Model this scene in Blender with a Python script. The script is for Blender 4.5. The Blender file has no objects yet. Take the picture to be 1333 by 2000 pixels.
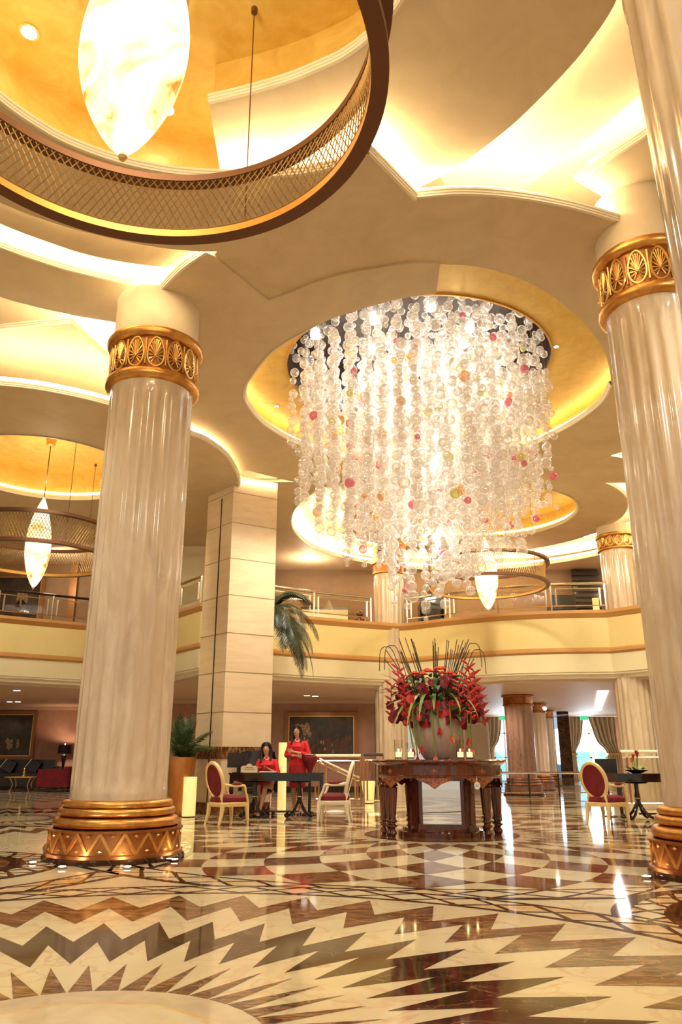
import bpy, bmesh, math, random
from mathutils import Vector, Matrix
from mathutils.geometry import tessellate_polygon
R = math.radians
PI = math.pi
scn = bpy.context.scene
COL = scn.collection

# ------------------------------------------------------------------ camera, world, exposure
FPX = 1502.0; TH = math.atan(482 / 1502.0); HC = 1.05
cd = bpy.data.cameras.new('camera'); cam = bpy.data.objects.new('camera', cd); COL.objects.link(cam)
cam.location = (0, 0, HC); cam.rotation_euler = (PI / 2 + TH, 0, 0)
cd.sensor_fit = 'VERTICAL'; cd.sensor_height = 36; cd.lens = 36 * FPX / 2000
cd.clip_start = .05; cd.clip_end = 200
scn.camera = cam
wd = bpy.data.worlds.new('world'); scn.world = wd; wd.use_nodes = True
wd.node_tree.nodes['Background'].inputs[0].default_value = (1.0, .88, .74, 1)
wd.node_tree.nodes['Background'].inputs[1].default_value = .5
scn.view_settings.view_transform = 'Standard'; scn.view_settings.look = 'None'
scn.view_settings.gamma = 1; scn.view_settings.exposure = .25
scn.cycles.transparent_max_bounces = 24

CS, SN = math.cos(TH), math.sin(TH)
def ray(px, py):
    u = px - 666.5; v = 1000 - py
    return u, FPX * CS - v * SN, FPX * SN + v * CS
def atz(px, py, z=0.):
    d = ray(px, py); t = (z - HC) / d[2]; return (d[0] * t, d[1] * t)
def aty(px, py, Y):
    d = ray(px, py); t = Y / d[1]; return (d[0] * t, HC + d[2] * t)

# ------------------------------------------------------------------ lights
def light(kind, name, loc, energy, color=(1, .8, .55), size=.3, rot=(0, 0, 0), spot=None, blend=.6):
    l = bpy.data.lights.new(name, kind); o = bpy.data.objects.new(name, l); COL.objects.link(o)
    o.location = loc; o.rotation_euler = rot; l.energy = energy; l.color = color
    if kind == 'AREA': l.shape = 'DISK'; l.size = size
    else: l.shadow_soft_size = size
    if spot: l.spot_size = R(spot); l.spot_blend = blend
    return o
WARM = (1, .78, .50)
# chandelier glow: the lamps inside the bubble chandelier
for a in range(5):
    light('POINT', 'chandelier_bulb', (1.42 + 1.1 * math.cos(a * 1.2566), 11.8 + 1.1 * math.sin(a * 1.2566), 6.9), 48, (1, .92, .80), .25)
light('POINT', 'chandelier_bulb', (1.42, 11.8, 5.6), 42, (1, .92, .80), .2)
light('POINT', 'chandelier_bulb', (1.42, 11.6, 4.3), 28, (1, .92, .80), .2)
# recessed downlights of the lobby
for x, y, z, e in [(-4.5, 12.5, 6.6, 500), (4.8, 15.2, 6.8, 500), (-.6, 15.0, 6.9, 700), (5.2, 11.4, 6.9, 500), (.2, 7.6, 6.8, 350), (4.6, 6.2, 6.9, 450), (-4.8, 7.5, 6.7, 450)]:
    light('SPOT', 'downlight_beam', (x, y, z), e, (1, .90, .72), .15, (0, 0, 0), 125, .8)
# wall washers towards the balcony, and unseen fill spots added behind the viewer to brighten the columns
for x, y, z, e in [(-9.5, 17.3, 6.9, 420), (-4.6, 15.6, 6.6, 300), (-.2, 16.4, 6.85, 480), (3.4, 15.4, 6.85, 480), (6.4, 15.2, 6.85, 420), (9.5, 13.5, 6.9, 400)]:
    light('SPOT', 'wall_washer', (x, y, z), e, (1, .91, .66), .2, (R(48), 0, 0), 100, .9)
for x, y, z, e in [(-3.2, .6, 6.6, 380), (1.0, .4, 6.6, 380), (4.6, 2.6, 6.6, 300)]:
    light('SPOT', 'front_fill_spot', (x, y, z), e, (1, .92, .76), .4, (R(50), 0, 0), 110, .9)
# daylight through the hall windows
for x, w_ in ((7.9, 1.1), (12.1, 1.5)):
    o_ = light('AREA', 'window_daylight', (x, 37.6, 1.6), 160, (.75, .88, 1), 1.6, (R(-90), 0, 0))
# under the mezzanine
for x, y, e in [(-11.5, 26, 150), (-7.5, 24.5, 130), (-1.5, 24.3, 110), (.5, 25.5, 60), (4.5, 24, 120), (8.5, 27, 160), (8, 33, 200), (3.5, 32, 200), (9.5, 23.5, 120)]:
    light('SPOT', 'soffit_beam', (x, y, 2.9), e, (1, .76, .62), .12, (0, 0, 0), 150, .8)
# upstairs gallery
for x, y, e in [(-9, 23.5, 140), (-1, 23.5, 140), (5, 23.5, 140), (9.5, 22.5, 140)]:
    light('POINT', 'gallery_bulb', (x, y, 6.6), e * .5, (1, .78, .54), .2)

# ------------------------------------------------------------------ materials
def mat(name, col, rough=.5, metal=0, coat=0, spec=.5, emit=None, estr=0, noise=None, bump=0, trans=0, alpha=1):
    m = bpy.data.materials.new(name); m.use_nodes = True; nt = m.node_tree; b = nt.nodes['Principled BSDF']
    b.inputs['Base Color'].default_value = (*col, 1); b.inputs['Roughness'].default_value = rough
    b.inputs['Metallic'].default_value = metal; b.inputs['Coat Weight'].default_value = coat
    b.inputs['Coat Roughness'].default_value = .05
    b.inputs['Specular IOR Level'].default_value = spec
    b.inputs['Transmission Weight'].default_value = trans; b.inputs['Alpha'].default_value = alpha
    if emit: b.inputs['Emission Color'].default_value = (*emit, 1); b.inputs['Emission Strength'].default_value = estr
    if noise:
        # noise = (scale, detail, col2, lo, hi[, distortion, stretch])
        sc, det, c2, lo, hi = noise[:5]; dist = noise[5] if len(noise) > 5 else 0; st = noise[6] if len(noise) > 6 else (1, 1, 1)
        tc = nt.nodes.new('ShaderNodeTexCoord'); mp = nt.nodes.new('ShaderNodeMapping'); mp.inputs['Scale'].default_value = st
        n = nt.nodes.new('ShaderNodeTexNoise'); n.inputs['Scale'].default_value = sc; n.inputs['Detail'].default_value = det
        n.inputs['Distortion'].default_value = dist; n.inputs['Roughness'].default_value = .65
        cr = nt.nodes.new('ShaderNodeValToRGB'); cr.color_ramp.elements[0].position = lo; cr.color_ramp.elements[1].position = hi
        cr.color_ramp.elements[0].color = (*col, 1); cr.color_ramp.elements[1].color = (*c2, 1)
        nt.links.new(tc.outputs['Object'], mp.inputs[0]); nt.links.new(mp.outputs[0], n.inputs['Vector'])
        nt.links.new(n.outputs[0], cr.inputs[0]); nt.links.new(cr.outputs[0], b.inputs['Base Color'])
        if bump:
            bp = nt.nodes.new('ShaderNodeBump'); bp.inputs['Strength'].default_value = bump; bp.inputs['Distance'].default_value = .02
            nt.links.new(n.outputs[0], bp.inputs['Height']); nt.links.new(bp.outputs[0], b.inputs['Normal'])
    return m
def vein(m, scale, col, lo, hi, dist=1.5, st=(1, 1, 1)):
    """thin veins (bands of a noise around its middle) mixed over the base colour"""
    nt = m.node_tree; b = nt.nodes['Principled BSDF']; src = b.inputs['Base Color'].links[0].from_socket if b.inputs['Base Color'].links else None
    tc = nt.nodes.new('ShaderNodeTexCoord'); mp = nt.nodes.new('ShaderNodeMapping'); mp.inputs['Scale'].default_value = st
    n = nt.nodes.new('ShaderNodeTexNoise'); n.inputs['Scale'].default_value = scale; n.inputs['Detail'].default_value = 6; n.inputs['Distortion'].default_value = dist
    s = nt.nodes.new('ShaderNodeMath'); s.operation = 'SUBTRACT'; s.inputs[1].default_value = .5
    a = nt.nodes.new('ShaderNodeMath'); a.operation = 'ABSOLUTE'
    cr = nt.nodes.new('ShaderNodeValToRGB'); cr.color_ramp.elements[0].position = lo; cr.color_ramp.elements[1].position = hi
    cr.color_ramp.elements[0].color = (1, 1, 1, 1); cr.color_ramp.elements[1].color = (0, 0, 0, 1)
    mx = nt.nodes.new('ShaderNodeMix'); mx.data_type = 'RGBA'
    nt.links.new(tc.outputs['Object'], mp.inputs[0]); nt.links.new(mp.outputs[0], n.inputs['Vector'])
    nt.links.new(n.outputs[0], s.inputs[0]); nt.links.new(s.outputs[0], a.inputs[0]); nt.links.new(a.outputs[0], cr.inputs[0])
    nt.links.new(cr.outputs[0], mx.inputs[0])
    if src: nt.links.new(src, mx.inputs[6])
    else: mx.inputs[6].default_value = b.inputs['Base Color'].default_value
    mx.inputs[7].default_value = (*col, 1)
    nt.links.new(mx.outputs[2], b.inputs['Base Color'])
    return m
M = {}
M['f_cream'] = vein(mat('cream_marble', (.70, .61, .40), .07, noise=(.9, 5, (.60, .49, .30), .35, .75, .6), spec=.5), 1.6, (.60, .45, .28), 0, .03)
M['f_tan'] = mat('tan_marble', (.54, .44, .29), .07, noise=(6, 5, (.64, .54, .37), .35, .7, .6), spec=.6)
M['f_brown'] = vein(mat('emperador_marble', (.075, .024, .009), .06, noise=(7, 14, (.36, .17, .07), .44, .62, 1.0, (1, 3.2, 1)), spec=.34), 3.4, (.38, .22, .11), 0, .010, .8, (1, 2.4, 1))
M['f_dark'] = vein(mat('dark_marble', (.024, .009, .005), .06, noise=(5, 10, (.10, .036, .016), .42, .70, 1.0, (1, 2.6, 1)), spec=.26), 2.6, (.20, .11, .06), 0, .008, .8)
M['f_amber'] = mat('onyx_tile', (.62, .36, .12), .07, noise=(2.2, 6, (.72, .60, .38), .35, .62, 1.5), spec=.6)
M['f_pale'] = mat('pale_onyx_tile', (.70, .62, .42), .07, noise=(2, 4, (.60, .48, .30), .4, .7, 1), spec=.6)
M['plaster'] = mat('polished_plaster', (.72, .585, .385), .62, noise=(1.6, 8, (.63, .50, .315), .35, .7, .8), spec=.25)
M['plaster_white'] = mat('cream_plaster', (.82, .72, .54), .6, noise=(1.5, 5, (.78, .66, .47), .4, .7), spec=.25)
M['moulding'] = mat('cream_moulding', (.84, .75, .58), .45, spec=.3)
M['goldleaf'] = mat('gold_leaf_plaster', (.68, .435, .085), .42, .25, noise=(3.2, 10, (.80, .59, .18), .35, .7, 1.0), bump=.12)
M['strip'] = mat('cove_strip', (1, .9, .7), emit=(1, .90, .66), estr=26)
M['strip_gold'] = mat('dome_cove_strip', (1, .9, .7), emit=(1, .86, .56), estr=6.5)
M['strip_dome'] = mat('far_dome_strip', (1, .9, .7), emit=(1, .84, .5), estr=4.5)
M['bulb'] = mat('lamp_disc', (1, 1, 1), emit=(1, .93, .78), estr=40)
M['bulb_soft'] = mat('soft_lamp_disc', (1, 1, 1), emit=(1, .93, .85), estr=9)
M['shaft'] = vein(mat('column_marble', (.70, .58, .43), .16, noise=(3.2, 12, (.50, .38, .255), .36, .70, .7, (1.8, 1.8, .45)), coat=.35), 1.1, (.60, .47, .33), 0, .05, .6, (1.6, 1.6, .4))
M['shaft_brown'] = vein(mat('brown_column_marble', (.46, .30, .22), .2, noise=(2, 7, (.34, .20, .13), .35, .7, .6, (3, 3, .25)), coat=.3), 3, (.24, .13, .09), 0, .02, 1, (2, 2, .4))
M['gold'] = mat('antique_gold', (.56, .25, .06), .32, .85, noise=(5, 6, (.80, .46, .13), .4, .7, .5), bump=.05)
M['gold_dark'] = mat('aged_gold', (.30, .10, .028), .36, .8, noise=(4, 6, (.52, .22, .07), .4, .75, .5), bump=.05)
M['gold_bright'] = mat('bright_gold', (.86, .56, .20), .28, .85)
M['bronze'] = mat('dark_bronze', (.14, .055, .022), .42, .45)
M['bronze_gold'] = mat('brass_satin', (.72, .42, .12), .38, .75)
M['net'] = mat('brass_net', (.34, .19, .055), .45, .6)
M['travertine'] = mat('travertine_cladding', (.78, .64, .44), .16, noise=(1.1, 7, (.68, .52, .33), .35, .7, 1.0, (.6, .6, 4)), coat=.4)
M['joint'] = mat('stone_joint', (.28, .18, .09), .6)
M['yellow_wall'] = mat('yellow_fascia_plaster', (.70, .565, .265), .55, noise=(1.2, 6, (.66, .52, .225), .35, .7, .5))
M['cream_wall'] = mat('cream_fascia_plaster', (.72, .64, .43), .55, noise=(1.2, 6, (.68, .59, .37), .35, .7, .5))
M['wood_trim'] = mat('honey_wood_trim', (.50, .25, .075), .4)
M['gallery_wall'] = mat('brown_wall_fabric', (.30, .185, .10), .7, noise=(3, 6, (.25, .15, .08), .35, .7))
M['mauve_wall'] = mat('mauve_wall_fabric', (.46, .28, .20), .7, noise=(3, 6, (.38, .22, .16), .35, .7))
M['soffit'] = mat('soffit_paint', (.60, .44, .33), .6)
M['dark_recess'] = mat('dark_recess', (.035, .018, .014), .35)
M['chrome'] = mat('polished_chrome', (.82, .76, .66), .12, 1)
M['dark_metal'] = mat('dark_metal', (.05, .035, .03), .25, .6)
M['black'] = mat('black_lacquer', (.012, .009, .009), .12, coat=.6)
M['leather'] = mat('black_leather', (.018, .013, .013), .35, coat=.2)
M['mahog'] = vein(mat('polished_mahogany', (.095, .015, .006), .14, noise=(3, 8, (.16, .036, .013), .35, .7, 1.0, (1, 1, .2)), coat=.8), 6, (.06, .014, .006), 0, .03, .5, (1, 1, .2))
M['inlay'] = mat('inlaid_walnut', (.40, .11, .03), .15, coat=.8, noise=(14, 4, (.12, .03, .012), .45, .6, 2))
M['mirror'] = mat('mirror_glass', (.92, .90, .85), .01, 1)
M['red_velvet'] = mat('crimson_velvet', (.20, .008, .016), .8, noise=(8, 4, (.12, .004, .010), .4, .7))
M['chair_frame'] = mat('gilt_cream_wood', (.84, .63, .28), .35, .15)
M['chair_lit'] = mat('lit_gilt_wood', (.84, .74, .54), .35)  # paler copy of the gilt frame, the light on it put into the colour
M['red_suit'] = mat('red_suit_cloth', (.62, .010, .016), .7)
M['red_skirt'] = mat('red_skirt_cloth', (.42, .008, .014), .7)
M['skin'] = mat('skin', (.62, .32, .19), .5)
M['leg_skin'] = mat('stockinged_leg', (.30, .13, .075), .5)
M['hair'] = mat('dark_hair', (.022, .010, .007), .4)
M['lips'] = mat('lipstick', (.45, .05, .05), .4)
M['eye'] = mat('eye', (.03, .02, .015), .2)
M['white'] = mat('white_paint', (.85, .84, .80), .4)
M['paper'] = mat('cream_card', (.72, .62, .44), .6)
M['copper'] = mat('copper_pot', (.52, .20, .05), .3, .6, noise=(2, 4, (.62, .28, .08), .4, .7))
M['ylamp'] = mat('glowing_parchment', (.95, .82, .42), .5, emit=(1, .74, .26), estr=.55)
M['palm'] = mat('palm_leaf', (.022, .055, .014), .4, noise=(9, 3, (.06, .11, .025), .4, .7))
M['palm_dark'] = mat('dark_palm_leaf', (.018, .028, .010), .4, noise=(9, 3, (.055, .055, .022), .5, .8))
M['stem'] = mat('green_stem', (.20, .30, .05), .45)
M['leaf'] = mat('dark_green_leaf', (.03, .10, .02), .4, noise=(9, 3, (.08, .17, .04), .4, .7))
M['grass_leaf'] = mat('pale_green_blade', (.30, .42, .10), .45)
M['red_flower'] = mat('scarlet_petal', (.60, .022, .018), .45, noise=(14, 3, (.42, .01, .02), .4, .7))
M['dark_flower'] = mat('burgundy_petal', (.18, .006, .018), .3, noise=(14, 3, (.34, .014, .03), .4, .7))
M['rose'] = mat('orange_red_petal', (.74, .06, .02), .5)
M['tulip'] = mat('orange_bud', (.72, .17, .03), .45)
M['twig'] = mat('dark_twig', (.045, .03, .022), .6)
M['pot_grey'] = mat('matt_mauve_ceramic', (.52, .40, .36), .55, noise=(2, 3, (.38, .29, .26), .4, .7))
M['candle'] = mat('candle_wax', (.95, .86, .66), .5, emit=(1, .72, .38), estr=.8)
M['flame'] = mat('flame', (1, .8, .4), emit=(1, .72, .28), estr=25)
M['curtain'] = mat('striped_curtain', (.62, .47, .31), .8, noise=(5, 3, (.40, .28, .17), .4, .6, 0, (6, 6, .15)))
M['sky_pane'] = mat('daylight_scene', (.4, .62, .9), emit=(.66, .84, 1.0), estr=2.2)
M['blue_pane'] = mat('blue_street_scene', (.1, .4, .9), emit=(.22, .60, 1.0), estr=1.1, noise=(1.4, 3, (.6, .8, 1), .5, .6))
M['painting'] = mat('dark_oil_painting', (.030, .022, .014), .35, noise=(2.2, 8, (.12, .075, .035), .45, .8, .6), coat=.2)
M['paint_light'] = mat('oil_highlight', (.45, .32, .16), .4, noise=(14, 6, (.15, .07, .03), .4, .62))
M['paint_red'] = mat('oil_crowd', (.14, .05, .03), .4, noise=(16, 6, (.06, .03, .02), .4, .6))
M['frame_wood'] = mat('gilt_picture_frame', (.34, .15, .05), .35, .45)
M['lampshade'] = mat('black_lampshade', (.03, .025, .035), .6)
M['grey_green'] = mat('exit_green', (.05, .5, .25), .5, emit=(.1, .8, .4), estr=.6)

def alabaster():
    m = bpy.data.materials.new('glowing_alabaster'); m.use_nodes = True; nt = m.node_tree; b = nt.nodes['Principled BSDF']
    tc = nt.nodes.new('ShaderNodeTexCoord'); n = nt.nodes.new('ShaderNodeTexNoise'); n.inputs['Scale'].default_value = 2.1; n.inputs['Detail'].default_value = 8; n.inputs['Distortion'].default_value = 1.4
    cr = nt.nodes.new('ShaderNodeValToRGB'); e = cr.color_ramp.elements
    e[0].position = .33; e[0].color = (.36, .17, .02, 1); e[1].position = .43; e[1].color = (1, .76, .32, 1)
    x = cr.color_ramp.elements.new(.55); x.color = (1, .90, .62, 1)
    nt.links.new(tc.outputs['Object'], n.inputs['Vector']); nt.links.new(n.outputs[0], cr.inputs[0])
    nt.links.new(cr.outputs[0], b.inputs['Base Color']); nt.links.new(cr.outputs[0], b.inputs['Emission Color'])
    b.inputs['Emission Strength'].default_value = 1.5; b.inputs['Roughness'].default_value = .25
    return m
M['alabaster'] = alabaster()
M['alabaster_core'] = mat('alabaster_hot_core', (1, .9, .7), emit=(1, .88, .60), estr=3.2)

def bubble(name, tint, clear):
    m = bpy.data.materials.new(name); m.use_nodes = True; nt = m.node_tree; nt.nodes.clear()
    o = nt.nodes.new('ShaderNodeOutputMaterial'); lw = nt.nodes.new('ShaderNodeLayerWeight'); lw.inputs[0].default_value = .35
    tr = nt.nodes.new('ShaderNodeBsdfTransparent'); tr.inputs[0].default_value = (*[.6 + .4 * t for t in tint], 1)
    gl = nt.nodes.new('ShaderNodeBsdfGlossy'); gl.inputs['Roughness'].default_value = .06; gl.inputs[0].default_value = (*[min(1, .3 + .7 * t) for t in tint], 1)
    df = nt.nodes.new('ShaderNodeBsdfTranslucent'); df.inputs[0].default_value = (*tint, 1)
    d2 = nt.nodes.new('ShaderNodeBsdfDiffuse'); d2.inputs[0].default_value = (*tint, 1)
    ad = nt.nodes.new('ShaderNodeMixShader'); ad.inputs[0].default_value = .5
    nt.links.new(df.outputs[0], ad.inputs[1]); nt.links.new(d2.outputs[0], ad.inputs[2])
    a2 = nt.nodes.new('ShaderNodeMixShader'); a2.inputs[0].default_value = .45
    nt.links.new(ad.outputs[0], a2.inputs[1]); nt.links.new(gl.outputs[0], a2.inputs[2])
    mr = nt.nodes.new('ShaderNodeMapRange'); mr.inputs['From Min'].default_value = 0; mr.inputs['From Max'].default_value = .95
    mr.inputs['To Min'].default_value = 1 - clear; mr.inputs['To Max'].default_value = 1
    nt.links.new(lw.outputs['Facing'], mr.inputs['Value'])
    mx = nt.nodes.new('ShaderNodeMixShader'); nt.links.new(mr.outputs[0], mx.inputs[0])
    nt.links.new(tr.outputs[0], mx.inputs[1]); nt.links.new(a2.outputs[0], mx.inputs[2]); nt.links.new(mx.outputs[0], o.inputs[0])
    return m
M['bub'] = bubble('clear_glass_bubble', (1, .98, .95), .76)
M['bub_pink'] = bubble('pink_glass_bubble', (.90, .25, .38), .5)
M['bub_amber'] = bubble('amber_glass_bubble', (.92, .52, .12), .55)
M['bub_lime'] = bubble('lime_glass_bubble', (.88, .85, .35), .6)
M['bub_black'] = bubble('black_glass_bubble', (.02, .015, .02), .1)
def thin_glass(name, tint, refl):
    m = bpy.data.materials.new(name); m.use_nodes = True; nt = m.node_tree; nt.nodes.clear()
    o = nt.nodes.new('ShaderNodeOutputMaterial'); lw = nt.nodes.new('ShaderNodeLayerWeight'); lw.inputs[0].default_value = refl
    tr = nt.nodes.new('ShaderNodeBsdfTransparent'); tr.inputs[0].default_value = (*tint, 1)
    gl = nt.nodes.new('ShaderNodeBsdfGlossy'); gl.inputs['Roughness'].default_value = .02
    mx = nt.nodes.new('ShaderNodeMixShader'); nt.links.new(lw.outputs['Fresnel'], mx.inputs[0])
    nt.links.new(tr.outputs[0], mx.inputs[1]); nt.links.new(gl.outputs[0], mx.inputs[2]); nt.links.new(mx.outputs[0], o.inputs[0])
    return m
M['glass'] = thin_glass('railing_glass', (.86, .82, .72), .45)
M['cup_glass'] = thin_glass('candle_glass', (.98, .97, .95), .08)

# ------------------------------------------------------------------ mesh helpers
class MB:
    def __init__(s): s.v = []; s.f = []; s.m = []
    def add(s, vs, fs, mi=0):
        o = len(s.v); s.v += [tuple(p) for p in vs]
        s.f += [tuple(o + i for i in f) for f in fs]; s.m += [mi] * len(fs); return s
    def box(s, x0, x1, y0, y1, z0, z1, mi=0, T=None):
        vs = [Vector(p) for p in ((x0, y0, z0), (x1, y0, z0), (x1, y1, z0), (x0, y1, z0), (x0, y0, z1), (x1, y0, z1), (x1, y1, z1), (x0, y1, z1))]
        if T: vs = [T @ p for p in vs]
        return s.add(vs, [(0, 3, 2, 1), (4, 5, 6, 7), (0, 1, 5, 4), (1, 2, 6, 5), (2, 3, 7, 6), (3, 0, 4, 7)], mi)
    def bar(s, a, b, w, h=None, mi=0):
        """rectangular bar between two points, w across, h up"""
        a, b = Vector(a), Vector(b); h = h or w; d = (b - a).normalized()
        u = Vector((0, 0, 1)) if abs(d.z) < .95 else Vector((0, 1, 0))
        x = d.cross(u).normalized() * w / 2; y = x.cross(d).normalized() * h / 2
        vs = [p + q for p in (a, b) for q in (-x - y, x - y, x + y, -x + y)]
        return s.add(vs, [(0, 3, 2, 1), (4, 5, 6, 7), (0, 1, 5, 4), (1, 2, 6, 5), (2, 3, 7, 6), (3, 0, 4, 7)], mi)
    def lathe(s, prof, n=32, c=(0, 0, 0), mi=0, sx=1, sy=1, caps=True, T=None):
        vs = []; fs = []
        for r, z in prof:
            for k in range(n):
                a = 2 * PI * k / n; p = Vector((c[0] + r * sx * math.cos(a), c[1] + r * sy * math.sin(a), c[2] + z))
                vs.append(T @ p if T else p)
        m = len(prof)
        for i in range(m - 1):
            for k in range(n): fs.append((i * n + k, i * n + (k + 1) % n, (i + 1) * n + (k + 1) % n, (i + 1) * n + k))
        if caps: fs.append(tuple(range(n - 1, -1, -1))); fs.append(tuple((m - 1) * n + k for k in range(n)))
        return s.add(vs, fs, mi)
    def tube(s, path, rad, n=8, mi=0, closed=False, flat=None):
        P = [Vector(p) for p in path]; L = len(P); rs = rad if isinstance(rad, (list, tuple)) else [rad] * L
        vs = []; prev = None
        for i, p in enumerate(P):
            if closed: t = P[(i + 1) % L] - P[i - 1]
            else: t = P[min(i + 1, L - 1)] - P[max(i - 1, 0)]
            t = t.normalized() if t.length > 1e-9 else Vector((0, 0, 1))
            if prev is None:
                u = Vector((0, 0, 1)) if abs(t.z) < .9 else Vector((1, 0, 0)); x = t.cross(u).normalized()
            else: x = (prev - t * prev.dot(t)); x = x.normalized() if x.length > 1e-6 else t.orthogonal().normalized()
            prev = x; y = t.cross(x)
            for k in range(n):
                a = 2 * PI * k / n; vs.append(p + x * rs[i] * math.cos(a) + y * rs[i] * math.sin(a) * (flat or 1))
        fs = []
        for i in range(L if closed else L - 1):
            j = (i + 1) % L
            for k in range(n): fs.append((i * n + k, i * n + (k + 1) % n, j * n + (k + 1) % n, j * n + k))
        if not closed: fs.append(tuple(range(n - 1, -1, -1))); fs.append(tuple((L - 1) * n + k for k in range(n)))
        return s.add(vs, fs, mi)
    def ball(s, c, r, n=10, m=6, mi=0, sc=(1, 1, 1), T=None):
        vs = [Vector((0, 0, 1))]; fs = []
        for i in range(1, m):
            t = PI * i / m
            for k in range(n): a = 2 * PI * k / n; vs.append(Vector((math.sin(t) * math.cos(a), math.sin(t) * math.sin(a), math.cos(t))))
        vs.append(Vector((0, 0, -1)))
        for k in range(n): fs.append((0, 1 + k, 1 + (k + 1) % n))
        for i in range(m - 2):
            for k in range(n): a = 1 + i * n; fs.append((a + k, a + n + k, a + n + (k + 1) % n, a + (k + 1) % n))
        a = 1 + (m - 2) * n
        for k in range(n): fs.append((a + k, len(vs) - 1, a + (k + 1) % n))
        o = []
        for p in vs:
            q = Vector((p.x * sc[0] * r, p.y * sc[1] * r, p.z * sc[2] * r))
            if T: q = T @ q
            o.append(q + Vector(c))
        return s.add(o, fs, mi)
    def poly(s, pts, z, mi=0, up=True):
        """flat polygon (may be concave)"""
        vs = [Vector((p[0], p[1], z)) for p in pts]
        tr = tessellate_polygon([vs]); fs = []
        for t in tr:
            a, b, c = vs[t[0]], vs[t[1]], vs[t[2]]; nz = (b - a).cross(c - a).z
            fs.append(tuple(t) if (nz > 0) == up else tuple(reversed(t)))
        return s.add(vs, fs, mi)
    def slab(s, loops, z0, z1, mi=0, mside=None):
        """vertical prism of an outline, further loops are holes"""
        mside = mi if mside is None else mside
        for z, up in ((z0, False), (z1, True)):
            vs = [[Vector((p[0], p[1], z)) for p in L] for L in loops]; flat = [p for L in vs for p in L]
            fs = []
            for t in tessellate_polygon(vs):
                a, b, c = (flat[i] for i in t); nz = (b - a).cross(c - a).z
                fs.append(tuple(t) if (nz > 0) == up else tuple(reversed(t)))
            s.add(flat, fs, mi)
        for L in loops:
            n = len(L); vs = [(p[0], p[1], z) for z in (z0, z1) for p in L]
            s.add(vs, [(i, (i + 1) % n, n + (i + 1) % n, n + i) for i in range(n)], mside)
        return s
    def sweep(s, path, prof, closed=False, mis=None):
        """profile [(out, z)] along a plan polyline; out is to the right of travel"""
        L = len(path); vs = []; m = len(prof)
        for i in range(L):
            if closed: a, b = path[i - 1], path[(i + 1) % L]
            else: a, b = path[max(i - 1, 0)], path[min(i + 1, L - 1)]
            dx, dy = b[0] - a[0], b[1] - a[1]; l = math.hypot(dx, dy) or 1; nx, ny = dy / l, -dx / l
            for o, z in prof: vs.append((path[i][0] + nx * o, path[i][1] + ny * o, z))
        for j in range(m - 1):
            fs = [(i * m + j, ((i + 1) % L) * m + j, ((i + 1) % L) * m + j + 1, i * m + j + 1) for i in range(L if closed else L - 1)]
            o = len(s.v) if j == 0 else o
            if j == 0: s.v += vs
            s.f += [tuple(o + q for q in f) for f in fs]; s.m += [mis[j] if mis else 0] * len(fs)
        return s
    def build(s, name, mats, parent=None, smooth=True, T=None, ang=35):
        me = bpy.data.meshes.new(name); vs = s.v if T is None else [T @ Vector(p) for p in s.v]
        me.from_pydata([tuple(p) for p in vs], [], s.f)
        for m in (mats if isinstance(mats, (list, tuple)) else [mats]): me.materials.append(M[m])
        if any(s.m): me.polygons.foreach_set('material_index', s.m)
        me.validate(); me.update()
        if smooth:
            me.shade_smooth(); me.set_sharp_from_angle(angle=R(ang))
        o = bpy.data.objects.new(name, me); COL.objects.link(o)
        if parent: o.parent = parent
        return o
def tag(o, label=None, cat=None, group=None, kind=None):
    if label: o['label'] = label
    if cat: o['category'] = cat
    if group: o['group'] = group
    if kind: o['kind'] = kind
    return o
def empty(name, loc, rz=0, label=None, cat=None, group=None, sc=1):
    o = bpy.data.objects.new(name, None); COL.objects.link(o); o.location = loc; o.rotation_euler = (0, 0, rz)
    o.scale = (sc, sc, sc); o.empty_display_size = .2
    return tag(o, label, cat, group)
def copy_tree(o, parent=None):
    c = o.copy(); COL.objects.link(c); c.parent = parent
    for ch in list(o.children): copy_tree(ch, c)
    return c
def struct(o): o['kind'] = 'structure'; return o
def cat(pts, k=6):
    """Catmull-Rom through the points"""
    if len(pts) < 3: return [tuple(p) for p in pts]
    P = [pts[0]] + list(pts) + [pts[-1]]; out = []
    for i in range(1, len(P) - 2):
        a, b, c, d = P[i - 1], P[i], P[i + 1], P[i + 2]
        for j in range(k):
            t = j / k
            out.append(tuple(.5 * (2 * b[q] + (c[q] - a[q]) * t + (2 * a[q] - 5 * b[q] + 4 * c[q] - d[q]) * t * t + (3 * b[q] - a[q] - 3 * c[q] + d[q]) * t ** 3) for q in range(len(b))))
    out.append(tuple(pts[-1])); return out
def Sg(z, pts, k=6): return cat([atz(px, py, z) for px, py in pts], k)
def circ(cx, cy, r, n=72, a0=0, a1=360): 
    full = abs(a1 - a0) >= 360
    return [(cx + r * math.cos(R(a0 + (a1 - a0) * i / n)), cy + r * math.sin(R(a0 + (a1 - a0) * i / n))) for i in range(n if full else n + 1)]
def join(*segs):
    out = []
    for s_ in segs:
        for p in s_:
            if not out or math.hypot(p[0] - out[-1][0], p[1] - out[-1][1]) > .01: out.append(p)
    if math.hypot(out[0][0] - out[-1][0], out[0][1] - out[-1][1]) < .01: out.pop()
    return out
def offset(path, d):
    out = []
    for i in range(len(path)):
        a, b = path[max(i - 1, 0)], path[min(i + 1, len(path) - 1)]; dx, dy = b[0] - a[0], b[1] - a[1]; l = math.hypot(dx, dy) or 1
        out.append((path[i][0] + dy / l * d, path[i][1] - dx / l * d))
    return out

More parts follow.
